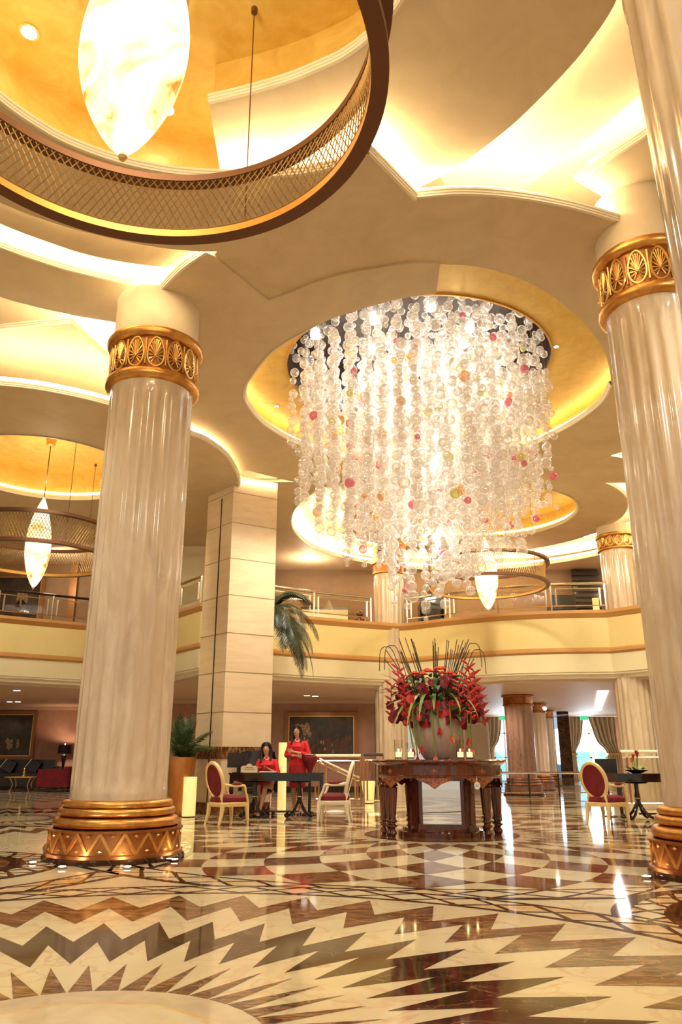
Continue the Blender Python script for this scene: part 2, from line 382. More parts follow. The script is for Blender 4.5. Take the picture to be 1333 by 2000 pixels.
# ================================================================== FLOOR
fl = MB(); FM = ['f_cream', 'f_tan', 'f_brown', 'f_dark', 'f_amber', 'f_pale']
fl.poly([(-24, -6), (16, -6), (16, 44), (-24, 44)], 0, 0)
def ring(cx, cy, r0, r1, z, mi, n=120):
    a = circ(cx, cy, r0, n); b = circ(cx, cy, r1, n)
    vs = [(*p, z) for p in a] + [(*p, z) for p in b]
    fl.add(vs, [(i, n + i, n + (i + 1) % n, (i + 1) % n) for i in range(n)], mi)
def disc(cx, cy, r, z, mi, n=96): fl.poly(circ(cx, cy, r, n), z, mi)
def mosaic_band(cx, cy, r0, r1, z, n):
    """dark band with onyx lozenges and small pale triangles between them"""
    ring(cx, cy, r0, r1, z, 3)
    e = .06; rm = (r0 + r1) / 2
    P = lambda r, a: (cx + r * math.cos(a), cy + r * math.sin(a))
    st = 2 * PI / n
    rnd = random.Random(int(cx * 10 + cy))
    for k in range(n):
        a = k * st; g = .03 / rm
        fl.poly([P(rm, a - st / 2 + g * 1.2), P(r0 + e + .02, a), P(rm, a + st / 2 - g * 1.2), P(r1 - e - .02, a)], z + .001, 4 if rnd.random() < .6 else 5)
        b = a + st / 2
        fl.poly([P(r0 + e, b - st / 2 + g * 2), P(r0 + e, b + st / 2 - g * 2), P(rm - .02, b)], z + .001, 5 if rnd.random() < .7 else 4)
        fl.poly([P(r1 - e, b - st / 2 + g * 2), P(r1 - e, b + st / 2 - g * 2), P(rm + .02, b)], z + .001, 5 if rnd.random() < .7 else 4)
def zig(cx, cy, z, n, rings, a_off, k0=0, k1=None):
    """dark zigzag rings: (rin valley, rin tip, rout valley, rout peak, material)"""
    st = 2 * PI / n
    P = lambda r, a: (cx + r * math.sin(a), cy + r * math.cos(a))
    for (v0, t0, v1, t1, mi) in rings:
        for k in range(n):
            a = a_off + k * st; b = a + st / 2; c = a + st
            if v0 == t0 and v0 == v1:      # single triangles standing on a circle
                fl.poly([P(v0, a + .004), P(v0, c - .004), P(t1, b)], z, mi); continue
            fl.add([(*P(v0, a), z), (*P(t0, b), z), (*P(t1, b), z), (*P(v1, a), z)], [(0, 3, 2, 1)], mi)
            fl.add([(*P(t0, b), z), (*P(v0, c), z), (*P(v1, c), z), (*P(t1, b), z)], [(0, 3, 2, 1)], mi)
def medallion(cx, cy, z, s=1., n=42, a_off=R(.3)):
    disc(cx, cy, 3.515 * s, z, 0)
    zig(cx, cy, z + .001, n, [(.79 * s, .79 * s, .79 * s, 1.29 * s, 2), (1.34 * s, 1.84 * s, 1.88 * s, 2.40 * s, 3), (2.43 * s, 2.95 * s, 2.93 * s, 3.44 * s, 2)], a_off)
    disc(cx, cy, .79 * s, z + .001, 1); ring(cx, cy, .58 * s, .61 * s, z + .002, 4); disc(cx, cy, .58 * s, z + .002, 5)
# checker medallion under the chandelier
TX, TY = 1.46, 12.1
disc(TX, TY, 5.0, .001, 0)
radii = [1.12, 1.30, 1.55, 2.02, 2.56, 3.12, 3.65, 4.12, 4.58, 4.98]
NA = 30; stp = 2 * PI / NA
def PT(r, a): return (TX + r * math.sin(a), TY - r * math.cos(a))
for i in range(1, len(radii) - 1):
    if i % 2: continue
    for k in range(NA):
        a = R(3) + k * stp + (stp / 2 if i % 2 else 0)
        r0, r1, r2 = radii[i - 1], radii[i], radii[i + 1]
        pts = [PT(r0 + (r1 - r0) * t, a + stp / 2 * t) for t in (0, .33, .67)] + [PT(r1 + (r2 - r1) * t, a + stp / 2 * (1 - t)) for t in (0, .33, .67)]
        pts += [PT(r2 + (r1 - r2) * t, a - stp / 2 * t) for t in (0, .33, .67)] + [PT(r1 + (r0 - r1) * t, a - stp / 2 * (1 - t)) for t in (0, .33, .67)]
        fl.poly(pts, .002, 2)
ring(TX, TY, 1.05, 1.12, .003, 3); disc(TX, TY, 1.05, .003, 2)
mosaic_band(TX, TY, 4.97, 5.45, .004, 62)
# the other circles
mosaic_band(-6.15, 9.6, 4.0, 4.42, .003, 50)
mosaic_band(-4.3, 8.5, .98, 1.42, .005, 26); disc(-4.3, 8.5, .98, .006, 2); ring(-4.3, 8.5, .88, .98, .007, 3)
mosaic_band(3.42, 5.65, 1.1, 1.52, .0065, 24); disc(3.42, 5.65, 1.12, .008, 2); ring(3.42, 5.65, 1.08, 1.2, .009, 3); ring(3.42, 5.65, 1.42, 1.56, .0085, 3)
medallion(-6.2, 15.2, .0012, 1.0)
mosaic_band(4.9, 20.6, 1.5, 1.85, .002, 24); disc(4.9, 20.6, 1.0, .002, 2)
mosaic_band(-1.05, 3.34, 3.52, 3.95, .0105, 50)
medallion(-1.05, 3.34, .012)
for i in range(-28, -8):
    for j in range(0, 22):
        x, y = i * .8 + (.4 if j % 2 else 0), 20.6 + j * .45
        if x > -7.6: continue
        fl.poly([(x - .16, y), (x, y - .16), (x + .16, y), (x, y + .16)], .002, 3)
for j in range(26):    # courses beyond the medallion
    for i in range(-6, 14):
        if (i + j) % 2: continue
        x, y = i * 1.0 - (.3 if j % 3 else 0), 17.8 + j * .6
        if math.hypot(x - 4.9, y - 20.6) < 2 or y > 30: continue
        fl.poly([(x, y), (x + .8, y + .05), (x + 1.0, y + .32), (x + .2, y + .3)], .0015, 2)
struct(fl.build('floor', FM, smooth=False))

# ================================================================== CEILING
TRIMN = [0]
def trim_name(): TRIMN[0] += 1; return 'trim_%d' % TRIMN[0]
def lip(path, z, closed=False, w=.07, m='moulding', side=1):
    """stepped moulding round a slab edge; out is right of travel (side=1) or left (-1)"""
    pr = [(-.02, z - .008), (.014, z - .008), (.014, z + .014), (.024, z + .018), (.024, z + .042), (.036, z + .047), (.036, z + .075), (-.02, z + .075)]
    s_ = MB(); s_.sweep(path, [(o * side, zz) for o, zz in pr], closed)
    return struct(s_.build(trim_name(), m))
def strip(path, z, closed=False, m='strip', w=.05):
    s_ = MB(); s_.sweep(path, [(-w, z), (-w, z + .035), (w, z + .035), (w, z)], closed)
    o = s_.build(trim_name(), m); return struct(o)
def ceil(loops, z, th=.09, m='plaster', ms=None):
    s_ = MB(); s_.slab(loops, z, z + th, 0, 1 if ms else 0)
    return struct(s_.build('ceiling', [m, ms] if ms else m, smooth=False))

Z_UP = 8.25
up = MB(); up.slab([[(-18, -6), (14, -6), (14, 27), (-18, 27)]], Z_UP, Z_UP + .2); struct(up.build('ceiling', 'plaster_white', smooth=False))

# --- foreground disc A with its golden dome
AC = (-1.16, 4.33)
A_out = Sg(6.95, [(816, 403), (760, 430), (700, 451), (610, 474), (500, 487), (391, 491), (290, 480), (168, 454), (59, 420), (0, 395)])
aend = A_out[-1]; ang0 = math.degrees(math.atan2(aend[1] - 4.38, aend[0] + 1.45)); rr0 = math.hypot(aend[1] - 4.38, aend[0] + 1.45)
A_arc = circ(-1.45, 4.38, rr0, 40, ang0 if ang0 > 0 else ang0 + 360, 330)
A_lip = Sg(6.95, [(-60, 140), (0, 197), (60, 240), (130, 280), (228, 316), (330, 338), (430, 346), (520, 345), (600, 338), (675, 320), (720, 296)])
lx, ly = A_lip[0]; angl = math.degrees(math.atan2(ly - AC[1], lx - AC[0])) % 360; rl = math.hypot(lx - AC[0], ly - AC[1])
A_in = circ(AC[0], AC[1], rl, 40, 330, angl)
tipA = [atz(720, 296, 6.95), atz(812, 390, 6.95)]
ceil([join([tipA[1]], A_out, A_arc, A_in, A_lip)], 6.95)
lip(join(A_in, A_lip), 6.95)
lip([tipA[0], tipA[1]], 6.95)
strip(offset([tipA[0], tipA[1]], -.14), 7.10)
strip(offset(A_lip, -.16)[-26:], 7.10)
strip(offset(A_out, -.16)[20:], 7.13); strip(offset(A_arc, -.16), 7.13)
GA = (-1.17, 4.58); GZ = 7.92
g = MB(); g.slab([circ(*GA, 3.1)], GZ, GZ + .05); struct(g.build('ceiling', 'goldleaf', smooth=False))
g = MB(); g.sweep(circ(*GA, 2.78, 60, 93, 340), [(0, 7.10), (0, GZ)]); struct(g.build(trim_name(), 'goldleaf'))
strip(circ(AC[0], AC[1] + .1, 2.66, 60, 120, 340), 7.12, m='strip_gold', w=.03)

# T1: the leaf that overlaps the dome and runs on to the right
ZT1 = 7.32
T1_lip = Sg(ZT1, [(408, 200), (480, 183), (560, 160), (620, 136), (678, 108), (740, 58), (785, 0), (810, -60)])
T1_arc = Sg(ZT1, [(1205, -60), (1205, 0), (1151, 85), (1094, 152), (1009, 237), (930, 300), (870, 340), (800, 375)])
near = [(x * 1.0, y) for x, y in [(T1_lip[-1][0], T1_lip[-1][1] - 2), (T1_arc[0][0], T1_arc[0][1] - 2)]]
T1_low = [atz(p[0], p[1], ZT1) for p in [(740, 400), (650, 372), (560, 365), (440, 362), (430, 330)]]
ceil([join(T1_lip, near, T1_arc, T1_low)], ZT1)
lip(T1_lip, ZT1)
g = MB(); g.sweep(offset(T1_lip, -.1), [(0, ZT1 + .12), (0, GZ)]); struct(g.build(trim_name(), 'goldleaf'))
strip(offset(T1_arc, -.14)[3:], ZT1 + .17)
# T2, T3 further right
ZT2 = 7.75
T2_e = Sg(ZT2, [(1420, 60), (1320, 135), (1244, 192), (1146, 275), (1042, 356), (1000, 385)])
ceil([join(T2_e, Sg(ZT2, [(900, 385), (860, 335), (950, 260), (1080, 130), (1205, -80), (1500, -80)]))], ZT2)
strip(offset(T2_e, -.15), ZT2 + .17)
ZT3 = 7.45
T3_e = [atz(*p, ZT3) for p in [(1460, 130), (1350, 200), (1255, 270), (1190, 312), (1127, 352), (1180, 382), (1225, 430)]]
ceil([join(T3_e, [atz(*p, ZT3) for p in [(1333, 480), (1600, 420), (1600, 150)]])], ZT3)
lip(T3_e, ZT3, side=-1); strip(offset(T3_e, .16)[:5], ZT3 + .17)

# --- P_M: slab right of the notch, along the chandelier oval
ZM = 7.03
M_lip = Sg(ZM, [(812, 386), (900, 379), (1000, 385), (1110, 404), (1208, 432)])
oval_r = Sg(ZM, [(1195, 752), (1192, 725), (1178, 680), (1130, 620), (1050, 560), (950, 524), (860, 516)])
crease = Sg(ZM, [(860, 516), (800, 516), (731, 525), (675, 536), (619, 553), (570, 572), (525, 588)])
ceil([join(M_lip, [atz(*p, ZM) for p in [(1222, 470), (1500, 640), (1500, 752)]], oval_r, crease, [atz(*p, ZM) for p in [(470, 540), (416, 501), (440, 470), (600, 430), (790, 380)]])], ZM)
lip(M_lip, ZM); strip(offset(M_lip, -.15), ZM + .17)
# --- P_S: main disc of the chandelier
ZS = 7.0
S_lip = Sg(ZS, [(281, 622), (294, 596), (319, 563), (357, 525), (403, 493)])
S_step = [atz(403, 493, ZS), atz(416, 499, ZS), atz(525, 587, ZS)]
S_cr = Sg(ZS, [(525, 587), (570, 571), (619, 551), (675, 535), (731, 525), (800, 515), (860, 516)])
S_leaf = Sg(ZS, [(853, 573), (790, 582), (720, 600), (650, 622), (602, 645)])
S_ov = Sg(ZS, [(602, 645), (534, 686), (490, 738), (478, 765), (484, 792), (520, 832), (590, 871), (690, 905), (780, 918), (880, 912), (1000, 885), (1100, 840), (1170, 792), (1195, 752)])
S_far = Sg(ZS, [(1420, 830), (1290, 862), (1200, 888), (1105, 922), (1007, 944), (850, 960), (720, 960), (620, 950), (560, 938), (484, 919)])
ceil([join(S_lip, S_step, S_cr, S_leaf, S_ov, [atz(1500, 752, ZS)], S_far, [atz(*p, ZS) for p in [(440, 930), (390, 890), (330, 800), (305, 700)]])], ZS)
lip(S_lip, ZS); strip(offset(S_lip, -.15), ZS + .17)
lip(S_ov, ZS, side=1)
strip(offset(S_far, -.16)[10:], ZS + .17)
# golden ring in the oval, dark bubble well above
HO = (1.29, 11.66, 2.2); ZG = 7.34
ov_out = circ(1.4, 12.0, 4.1)
g = MB(); g.slab([ov_out, circ(HO[0], HO[1], HO[2])], ZG, ZG + .06); struct(g.build('ceiling', 'goldleaf', smooth=False))
g = MB(); g.sweep(offset(S_ov, -.2), [(0, ZS + .1), (0, ZG)]); g.sweep(offset(oval_r, -.2), [(0, ZM + .1), (0, ZG)]); struct(g.build(trim_name(), 'goldleaf'))
g = MB(); g.sweep(circ(HO[0], HO[1], HO[2]), [(0, ZG - .03), (.03, ZG - .03), (.03, ZG + .02)], True); struct(g.build(trim_name(), 'bronze_gold'))
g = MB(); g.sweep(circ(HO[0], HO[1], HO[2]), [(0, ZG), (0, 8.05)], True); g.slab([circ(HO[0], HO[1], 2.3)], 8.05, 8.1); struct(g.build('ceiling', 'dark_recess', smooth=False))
strip(offset(S_ov, -.13)[2:], ZS + .155, m='strip_gold', w=.02)  # glowing strip added in the trough to brighten the gold ring

# --- left side coves
ZA2 = 7.2
A2 = Sg(ZA2, [(-80, 400), (0, 437), (80, 468), (180, 500), (294, 519), (380, 522)])
ceil([join(A2, [atz(*p, ZA2) for p in [(450, 500), (430, 440), (200, 400), (0, 330), (-80, 290)]])], ZA2)
strip(offset(A2, .15), ZA2 + .17)
ZU1 = 7.4
U1a = Sg(ZU1, [(-80, 455), (0, 483), (70, 508), (147, 531), (252, 554), (330, 560)]); U1b = Sg(ZU1, [(340, 650), (227, 630), (139, 615), (60, 597), (0, 580), (-80, 552)])
ceil([join(U1a, U1b)], ZU1); lip(U1a, ZU1)
strip(offset(U1a, -.16), ZU1 + .17); strip(offset(U1b, -.16), ZU1 + .17)
ZU2 = 7.65
U2a = [atz(*p, ZU2) for p in [(-80, 655), (0, 643), (80, 635), (139, 630), (225, 712), (300, 790)]]
ceil([join(U2a, [atz(*p, ZU2) for p in [(300, 850), (-80, 800)]])], ZU2); lip(U2a[:4], ZU2)
strip(offset(U2a[3:], -.15), ZU2 + .17)
ZL = 6.8
L_lip = Sg(ZL, [(-80, 748), (0, 752), (84, 762), (168, 779), (218, 792), (300, 815), (370, 848), (403, 861), (441, 890), (462, 924), (467, 948), (458, 966), (445, 971)])
LC = (-6.18, 15.1)
ceil([join(L_lip, [atz(*p, ZL) for p in [(447, 971), (395, 1006), (357, 1025), (250, 1056), (100, 1070), (-80, 1075)]]), circ(*LC, 1.9)], ZL)
lip(L_lip, ZL); strip(offset(L_lip, -.16), ZL + .17)
lip(circ(*LC, 1.9), ZL, True, side=-1)
g = MB(); g.slab([circ(*LC, 2.3)], 7.5, 7.55); g.sweep(circ(*LC, 2.12), [(0, ZL + .1), (0, 7.5)], True); struct(g.build('ceiling', 'goldleaf', smooth=False))
strip(circ(*LC, 2.0, 60), ZL + .16, True, m='strip_dome', w=.03)

# --- far right disc
RCN = (3.8, 19.75)
PB = 7.08
ceil([[(-2.9, 16.6), (14, 16.6), (14, 26.5), (-2.9, 26.5)], circ(3.9, 19.9, 5.25)], PB)
lip(circ(3.9, 19.9, 5.25), PB, True, side=-1); strip(circ(3.9, 19.9, 5.4), PB + .17, True)
g = MB(); g.slab([circ(3.9, 19.9, 5.9), circ(3.9, 19.9, 4.75)], 7.5, 7.6); struct(g.build('ceiling', 'plaster_white', smooth=False))
strip(circ(3.9, 19.9, 4.9), 7.62, True)
ceil([circ(*RCN, 3.7), circ(3.9, 19.45, 2.3)], 7.2)
lip(circ(*RCN, 3.7), 7.2, True, side=1); strip(circ(*RCN, 3.55), 7.37, True)
lip(circ(3.9, 19.45, 2.3), 7.2, True, side=-1)
g = MB(); g.slab([circ(3.9, 19.45, 2.7)], 7.75, 7.8); g.sweep(circ(3.9, 19.45, 2.5), [(0, 7.3), (0, 7.75)], True); struct(g.build('ceiling', 'goldleaf', smooth=False))
strip(circ(3.9, 19.45, 2.42), 7.37, True, m='strip_dome', w=.03)
ceil([[(-18, 19.5), (-2.9, 19.5), (-2.9, 27), (-18, 27)]], 7.3, .1, 'plaster')

# ================================================================== GALLERY (mezzanine) and walls
balL = cat([(-14, 17.4), (-9.3, 20.7), (-8.0, 21.6), (-6.95, 22.3)], 5)
balM = [(-6.95, 22.3), (-5.6, 22.0), (-4.3, 20.1), (-3.5, 19.05), (-2.2, 20.0)]
balC = cat([(-2.2, 20.0), (-.85, 20.95), (1.2, 21.95), (1.9, 22.05), (2.9, 21.3), (4.25, 20.5), (5.6, 20.1), (6.96, 19.96)], 5)
balR = [(6.96, 19.96), (7.6, 19.3), (9, 18.5), (14, 17)]
bal = join(balL, balM, balC, balR)
fz = [(-.9, 4.75), (.12, 4.75), (.12, 4.67), (.07, 4.63), (.03, 4.58), (0, 4.56), (0, 3.79), (.03, 3.78), (.07, 3.74), (.07, 3.68), (0, 3.63), (0, 3.17), (-.04, 3.16), (-.04, 3.12), (-.16, 3.10), (-.16, 3.03), (-.32, 3.01), (-.32, 2.95)]
mi = [2, 2, 2, 2, 2, 0, 2, 2, 2, 2, 1, 3, 3, 3, 3, 3, 3]
f = MB(); f.sweep(bal, fz, mis=mi); struct(f.build('wall_gallery_fascia', ['yellow_wall', 'cream_wall', 'wood_trim', 'moulding']))
f = MB(); inner = offset(bal, -.3); f.slab([join(inner, [(14, 45), (-24, 45), (-24, 17.4)])], 2.95, 3.3); struct(f.build('ceiling', 'soffit', smooth=False))
f = MB(); f.slab([join(inner, [(14, 27), (-18, 27)])], 4.45, 4.75); struct(f.build('floor_gallery', 'gallery_wall', smooth=False))
def wall(name, x0, y0, x1, y1, z0, z1, m, th=.2):
    w = MB(); dx, dy = x1 - x0, y1 - y0; l = math.hypot(dx, dy); nx, ny = -dy / l * th, dx / l * th
    w.slab([[(x0, y0), (x1, y1), (x1 + nx, y1 + ny), (x0 + nx, y0 + ny)]], z0, z1); return struct(w.build(name, m, smooth=False))
wall('wall_gallery_back', -18, 25.2, 14, 25.2, 4.75, 8.2, 'gallery_wall')
wall('wall_gallery_lit', -5.4, 22.9, -4.1, 22.9, 4.75, 7.3, 'cream_wall')
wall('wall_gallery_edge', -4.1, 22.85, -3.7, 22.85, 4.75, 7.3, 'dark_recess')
wall('wall_lounge', -22, 30.6, -9.9, 30.6, 0, 2.95, 'mauve_wall')
wall('wall_lounge_side', -9.9, 30.6, -8.7, 26.95, 0, 2.95, 'mauve_wall')
wall('wall_painting', -8.7, 27, 1.35, 27, 0, 2.95, 'mauve_wall')
wall('wall_hall_side', 1.35, 27, 1.35, 38, 0, 2.95, 'mauve_wall')
wall('wall_right', 14, 45, 14, -6, 0, 8.25, 'plaster_white')
wall('wall_left', -24, -6, -24, 45, 0, 8.25, 'plaster_white')
wall('wall_left_upper', -18, 14, -18, 27, 4.75, 8.25, 'gallery_wall')
b_ = MB(); b_.box(-22, -9.95, 30.5, 30.6, 0, .18); b_.box(-8.6, 1.3, 26.93, 27, 0, .18); struct(b_.build('baseboard_back', 'dark_metal'))
# ceiling line mould of the lounge wall
t_ = MB(); t_.box(-22, -9.9, 30.3, 30.6, 2.84, 2.95); t_.box(-8.6, 1.3, 26.75, 27, 2.84, 2.95); struct(t_.build(trim_name(), 'soffit'))
# far hall: windows
YW = 38.
def wx(px): return aty(px, 1480, YW)[0]
segs = [(wx(880), wx(966)), (wx(1012), wx(1124)), (wx(1188), 14)]
for a, b in segs: wall('wall_back', a, YW, b, YW, 0, 2.95, 'mauve_wall')
for i, (a, b) in enumerate([(wx(966), wx(1012)), (wx(1124), wx(1188))]):
    w = MB(); w.box(a, b, YW + .1, YW + .14, 1.35, 2.95, 0); w.box(a, b, YW + .1, YW + .14, 0, 1.35, 2)
    for x in (a + .05, (a + b) / 2, b - .05): w.box(x - .04, x + .04, YW + .02, YW + .1, 0, 2.95, 1)
    for z in (.05, 1.1, 2.2): w.box(a, b, YW + .02, YW + .1, z - .03, z + .03, 1)
    struct(w.build('window_%d' % (i + 1), ['sky_pane', 'white', 'blue_pane'], smooth=False))

# ================================================================== COLUMNS
def make_column(name, x, y, label, r=.54, zbase=.62, zcap=(5.70, 6.42), ztop=7.6, rot=0, base=True, capital=True, sm='shaft', cm='gold', flutes=20, detail=1, rb=None, taper=0, group=None):
    root = empty(name, (x, y, 0), rot, label, 'column', group)
    rb = rb or r * 1.37
    z0 = zbase if base else 0; z1 = zcap[0] if capital else ztop
    s_ = MB(); n = flutes * 8; zs = [z0, z0 + .10, z0 + .16, z0 + .22] + [z0 + .22 + (z1 - z0 - .44) * i / 6 for i in range(1, 6)] + [z1 - .22, z1 - .16, z1 - .10, z1]
    depth = [0, 0, .7, 1] + [1] * 5 + [1, .7, 0, 0]; vs = []
    for z, d in zip(zs, depth):
        rr = r + taper * z
        for k in range(n):
            ph = (k % 8) / 8; g_ = max(0, 1 - abs(ph - .5) / .30); g_ = math.sqrt(1 - (1 - g_) ** 2) if g_ > 0 else 0
            q = rr - g_ * .026 * d * r / .54; a = 2 * PI * k / n; vs.append((q * math.cos(a), q * math.sin(a), z))
    fs = [(i * n + k, i * n + (k + 1) % n, (i + 1) * n + (k + 1) % n, (i + 1) * n + k) for i in range(len(zs) - 1) for k in range(n)]
    s_.add(vs, fs); s_.build('shaft', sm, root, ang=50)
    if base:
        k = zbase / .62; q = r / .54
        b = MB(); b.lathe([(r * 1.43 , 0), (r * 1.43, .035 * k), (rb + .015, .055 * k)], 64); b.build('skirting', 'f_dark', root)
        b = MB(); b.lathe([(rb + .01, .05 * k), (rb + .01, .085 * k), (rb - .02, .095 * k), (rb - .035, .30 * k), (rb + .0, .305 * k), (rb, .325 * k), (rb - .06, .33 * k)], 64); pl = b.build('plinth', 'gold_dark' if cm == 'gold' else cm, root)
        if detail:
            zz = MB(); N = 18; R1 = rb - .022
            for i in range(N):
                a = 2 * PI * i / N; h = PI / N
                p = lambda an, z: (R1 * math.cos(an), R1 * math.sin(an), z)
                zz.bar(p(a, .10 * k), p(a + h / 2, .20 * k), .014, .03); zz.bar(p(a + h / 2, .20 * k), p(a + h, .30 * k), .014, .03)
                zz.bar(p(a + h, .30 * k), p(a + 1.5 * h, .20 * k), .014, .03); zz.bar(p(a + 1.5 * h, .20 * k), p(a + 2 * h, .10 * k), .014, .03)
            zz.build('zigzag_moulding', 'gold', pl, smooth=False)
            st = MB()
            for i in range(N):
                for an, z in ((2 * PI * i / N, .275 * k), (2 * PI * (i + .5) / N, .125 * k)):
                    T = Matrix.Rotation(an, 3, 'Z'); st.ball(((R1 + .002) * math.cos(an), (R1 + .002) * math.sin(an), z), .03, 4, 2, 0, (.5, 1, .6), T)
            st.build('stud', 'gold_bright', pl, smooth=False)
        b = MB(); e = r / .54
        prof = [(rb - .05, .33)]
        for (rc, zc, rr_) in ((r + .095 * e, .385, .055), (r + .065 * e, .495, .042), (r + .035 * e, .575, .038)):
            prof += [(rc - rr_ * .6, zc - rr_ * 1.05)] + [(rc + rr_ * math.cos(t), zc + rr_ * math.sin(t)) for t in [R(-70 + i * 20) for i in range(8)]] + [(rc - rr_ * .6, zc + rr_ * 1.05)]
        b.lathe([(a_, z_ * k) for a_, z_ in prof] + [(r, .62 * k)], 64); b.build('torus_moulding', cm, root, ang=50)
    if capital:
        zc0, zc1 = zcap; H = zc1 - zc0; b = MB(); prof = []
        for zc_, ro in ((zc0 + H * .09, r + .035), (zc1 - H * .1, r + .06)):
            prof += [(r + .005, zc_ - H * .11)] + [(ro + H * .09 * math.cos(t) - .02, zc_ + H * .10 * math.sin(t)) for t in [R(-80 + i * 20) for i in range(9)]] + [(r + .02, zc_ + H * .105)]
        b.lathe(prof, 72); cp = b.build('capital', cm, root, ang=50)
        b = MB(); b.lathe([(r + .022, zc0 + H * .18), (r + .022, zc1 - H * .2)], 72, caps=False); b.build('frieze', 'gold_dark' if cm == 'gold' else cm, cp)
        if detail:
            N = 14
            rs = MB(); zc_ = zc0 + H * .49; hh = H * .29; wv = min(hh * .82, PI * r / N * .86)
            def pp(u, v, o=0):   # u across, v up on the unrolled frieze
                return ((r + .024 + o), u, zc_ + v)
            rs.tube([((r + .03) * 1.0, wv * math.cos(t) * (1 - .18 * math.sin(t)), zc_ + hh * math.sin(t)) for t in [2 * PI * i / 20 for i in range(20)]], .014, 6, closed=True)
            for i in range(15):
                t = R(-60 + i * 300 / 14 + 0); t = R(90) + R(-150 + i * 300 / 14)
                a_ = Vector((r + .034, 0, zc_ - hh * .3)); b2 = Vector((r + .030, wv * .86 * math.cos(t) * (1 - .18 * math.sin(t)), zc_ + hh * .86 * math.sin(t)))
                rs.tube([a_, (a_ + b2) / 2 + Vector((.006, 0, 0)), b2], [.004, .007, .011], 5)
            rs.ball((r + .04, 0, zc_ - hh * .28), .022, 8, 6)
            side = wv + .02
            for sg in (-1, 1): rs.tube([(r + .022, sg * (PI * (r + .03) / N), zc_ + hh * v) for v in (-.9, 0, .9)], .010, 5)
            r0 = rs.build('rosette', 'gold_bright', cp)
            for i in range(1, N):
                c_ = r0.copy(); COL.objects.link(c_); c_.parent = cp; c_.rotation_euler = (0, 0, 2 * PI * i / N)
        if ztop > zc1:
            b = MB(); b.lathe([(r + .02, zc1), (r + .02, ztop)], 64); b.build('drum', 'plaster', root)
    return root
make_column('marble_column', -2.54, 9.36, 'large fluted marble column with gilded base, left of the two women', ztop=7.05, rot=.05)
make_column('marble_column', 3.63, 7.86, 'large fluted marble column beside the right edge, its gilded base in view', zcap=(5.98, 6.70), ztop=7.5, rot=.1, r=.505)
make_column('marble_column', 2.76, 3.9, 'foreground marble column at top right, nearest to the viewer, cut by the frame', r=.62, zcap=(6.4, 7.0), ztop=7.3, taper=.024, rb=.82, zbase=.62)
make_column('marble_column', 1.42, 22.45, 'pale fluted column at the balcony behind the bubble chandelier', r=.45, zcap=(6.25, 6.62), ztop=7.08, detail=0, flutes=18, base=False)
make_column('marble_column', 7.52, 20.25, 'pale fluted column where the right balcony bends, behind the dark right desk', r=.46, zcap=(6.40, 6.85), ztop=7.08, detail=1, flutes=18, base=False)
for (x, y, r_, sm, lb) in [(5.55, 24.8, .43, 'shaft_brown', 'brown marble column under the balcony, nearest of its row'), (6.95, 28.6, .41, 'shaft', 'pale column under the balcony just behind the brown one'), (8.3, 32.7, .40, 'shaft', 'farthest pale column under the balcony, beside the dark speckled wall strip')]:
    make_column('lobby_column', x, y, lb, r=r_, zbase=.5, zcap=(2.62, 2.95), ztop=2.95, sm=sm, cm='gold_dark', detail=0, flutes=16)
# dark speckled marble pier and hall pier
w_ = MB(); w_.box(9.1, 9.6, 33.5, 34.0, 0, 2.95); o = w_.build('stone_pier', 'f_dark', smooth=False); tag(o, 'narrow dark speckled marble pier behind the far pale column', 'pier')
# square pillar clad in travertine
PC = [(-2.37, 16.0), (-1.45, 16.55), (-1.9, 17.6), (-3.05, 16.75)]
root = empty('stone_pillar', (-2.37, 16.3, 0), 0, 'square stone clad pillar rising behind the seated woman, left of centre', 'pillar')
T = Matrix.Translation((2.37, -16.3, 0))
p_ = MB(); p_.slab([PC], 0, 7.05); p_.build('cladding', 'travertine', root, False, T)
j_ = MB(); PCo = [(-2.372, 15.994), (-1.444, 16.546), (-1.9, 17.61), (-3.06, 16.75)]
for z in [1.95, 2.75, 3.55, 4.35, 5.15, 5.95, 6.65]: j_.slab([PCo], z, z + .010)
j_.build('stone_joint', 'joint', root, False, T)
j_ = MB()
def on(p, q, t): return (p[0] + (q[0] - p[0]) * t, p[1] + (q[1] - p[1]) * t)
a = on(PC[0], PC[3], .42); b = on(PC[0], PC[3], .455); j_.slab([[(a[0] - .004, a[1] - .006), (b[0] - .004, b[1] - .006), b, a]], 0, 6.6); j_.build('bronze_strip', 'dark_metal', root, False, T)
j_ = MB(); PB_ = [(-2.38, 15.98), (-1.435, 16.54), (-1.9, 17.62), (-3.07, 16.745)]
j_.slab([PB_], 1.05, 1.28); j_.slab([PB_], 0, .22); j_.build('marble_band', 'f_brown', root, False, T)

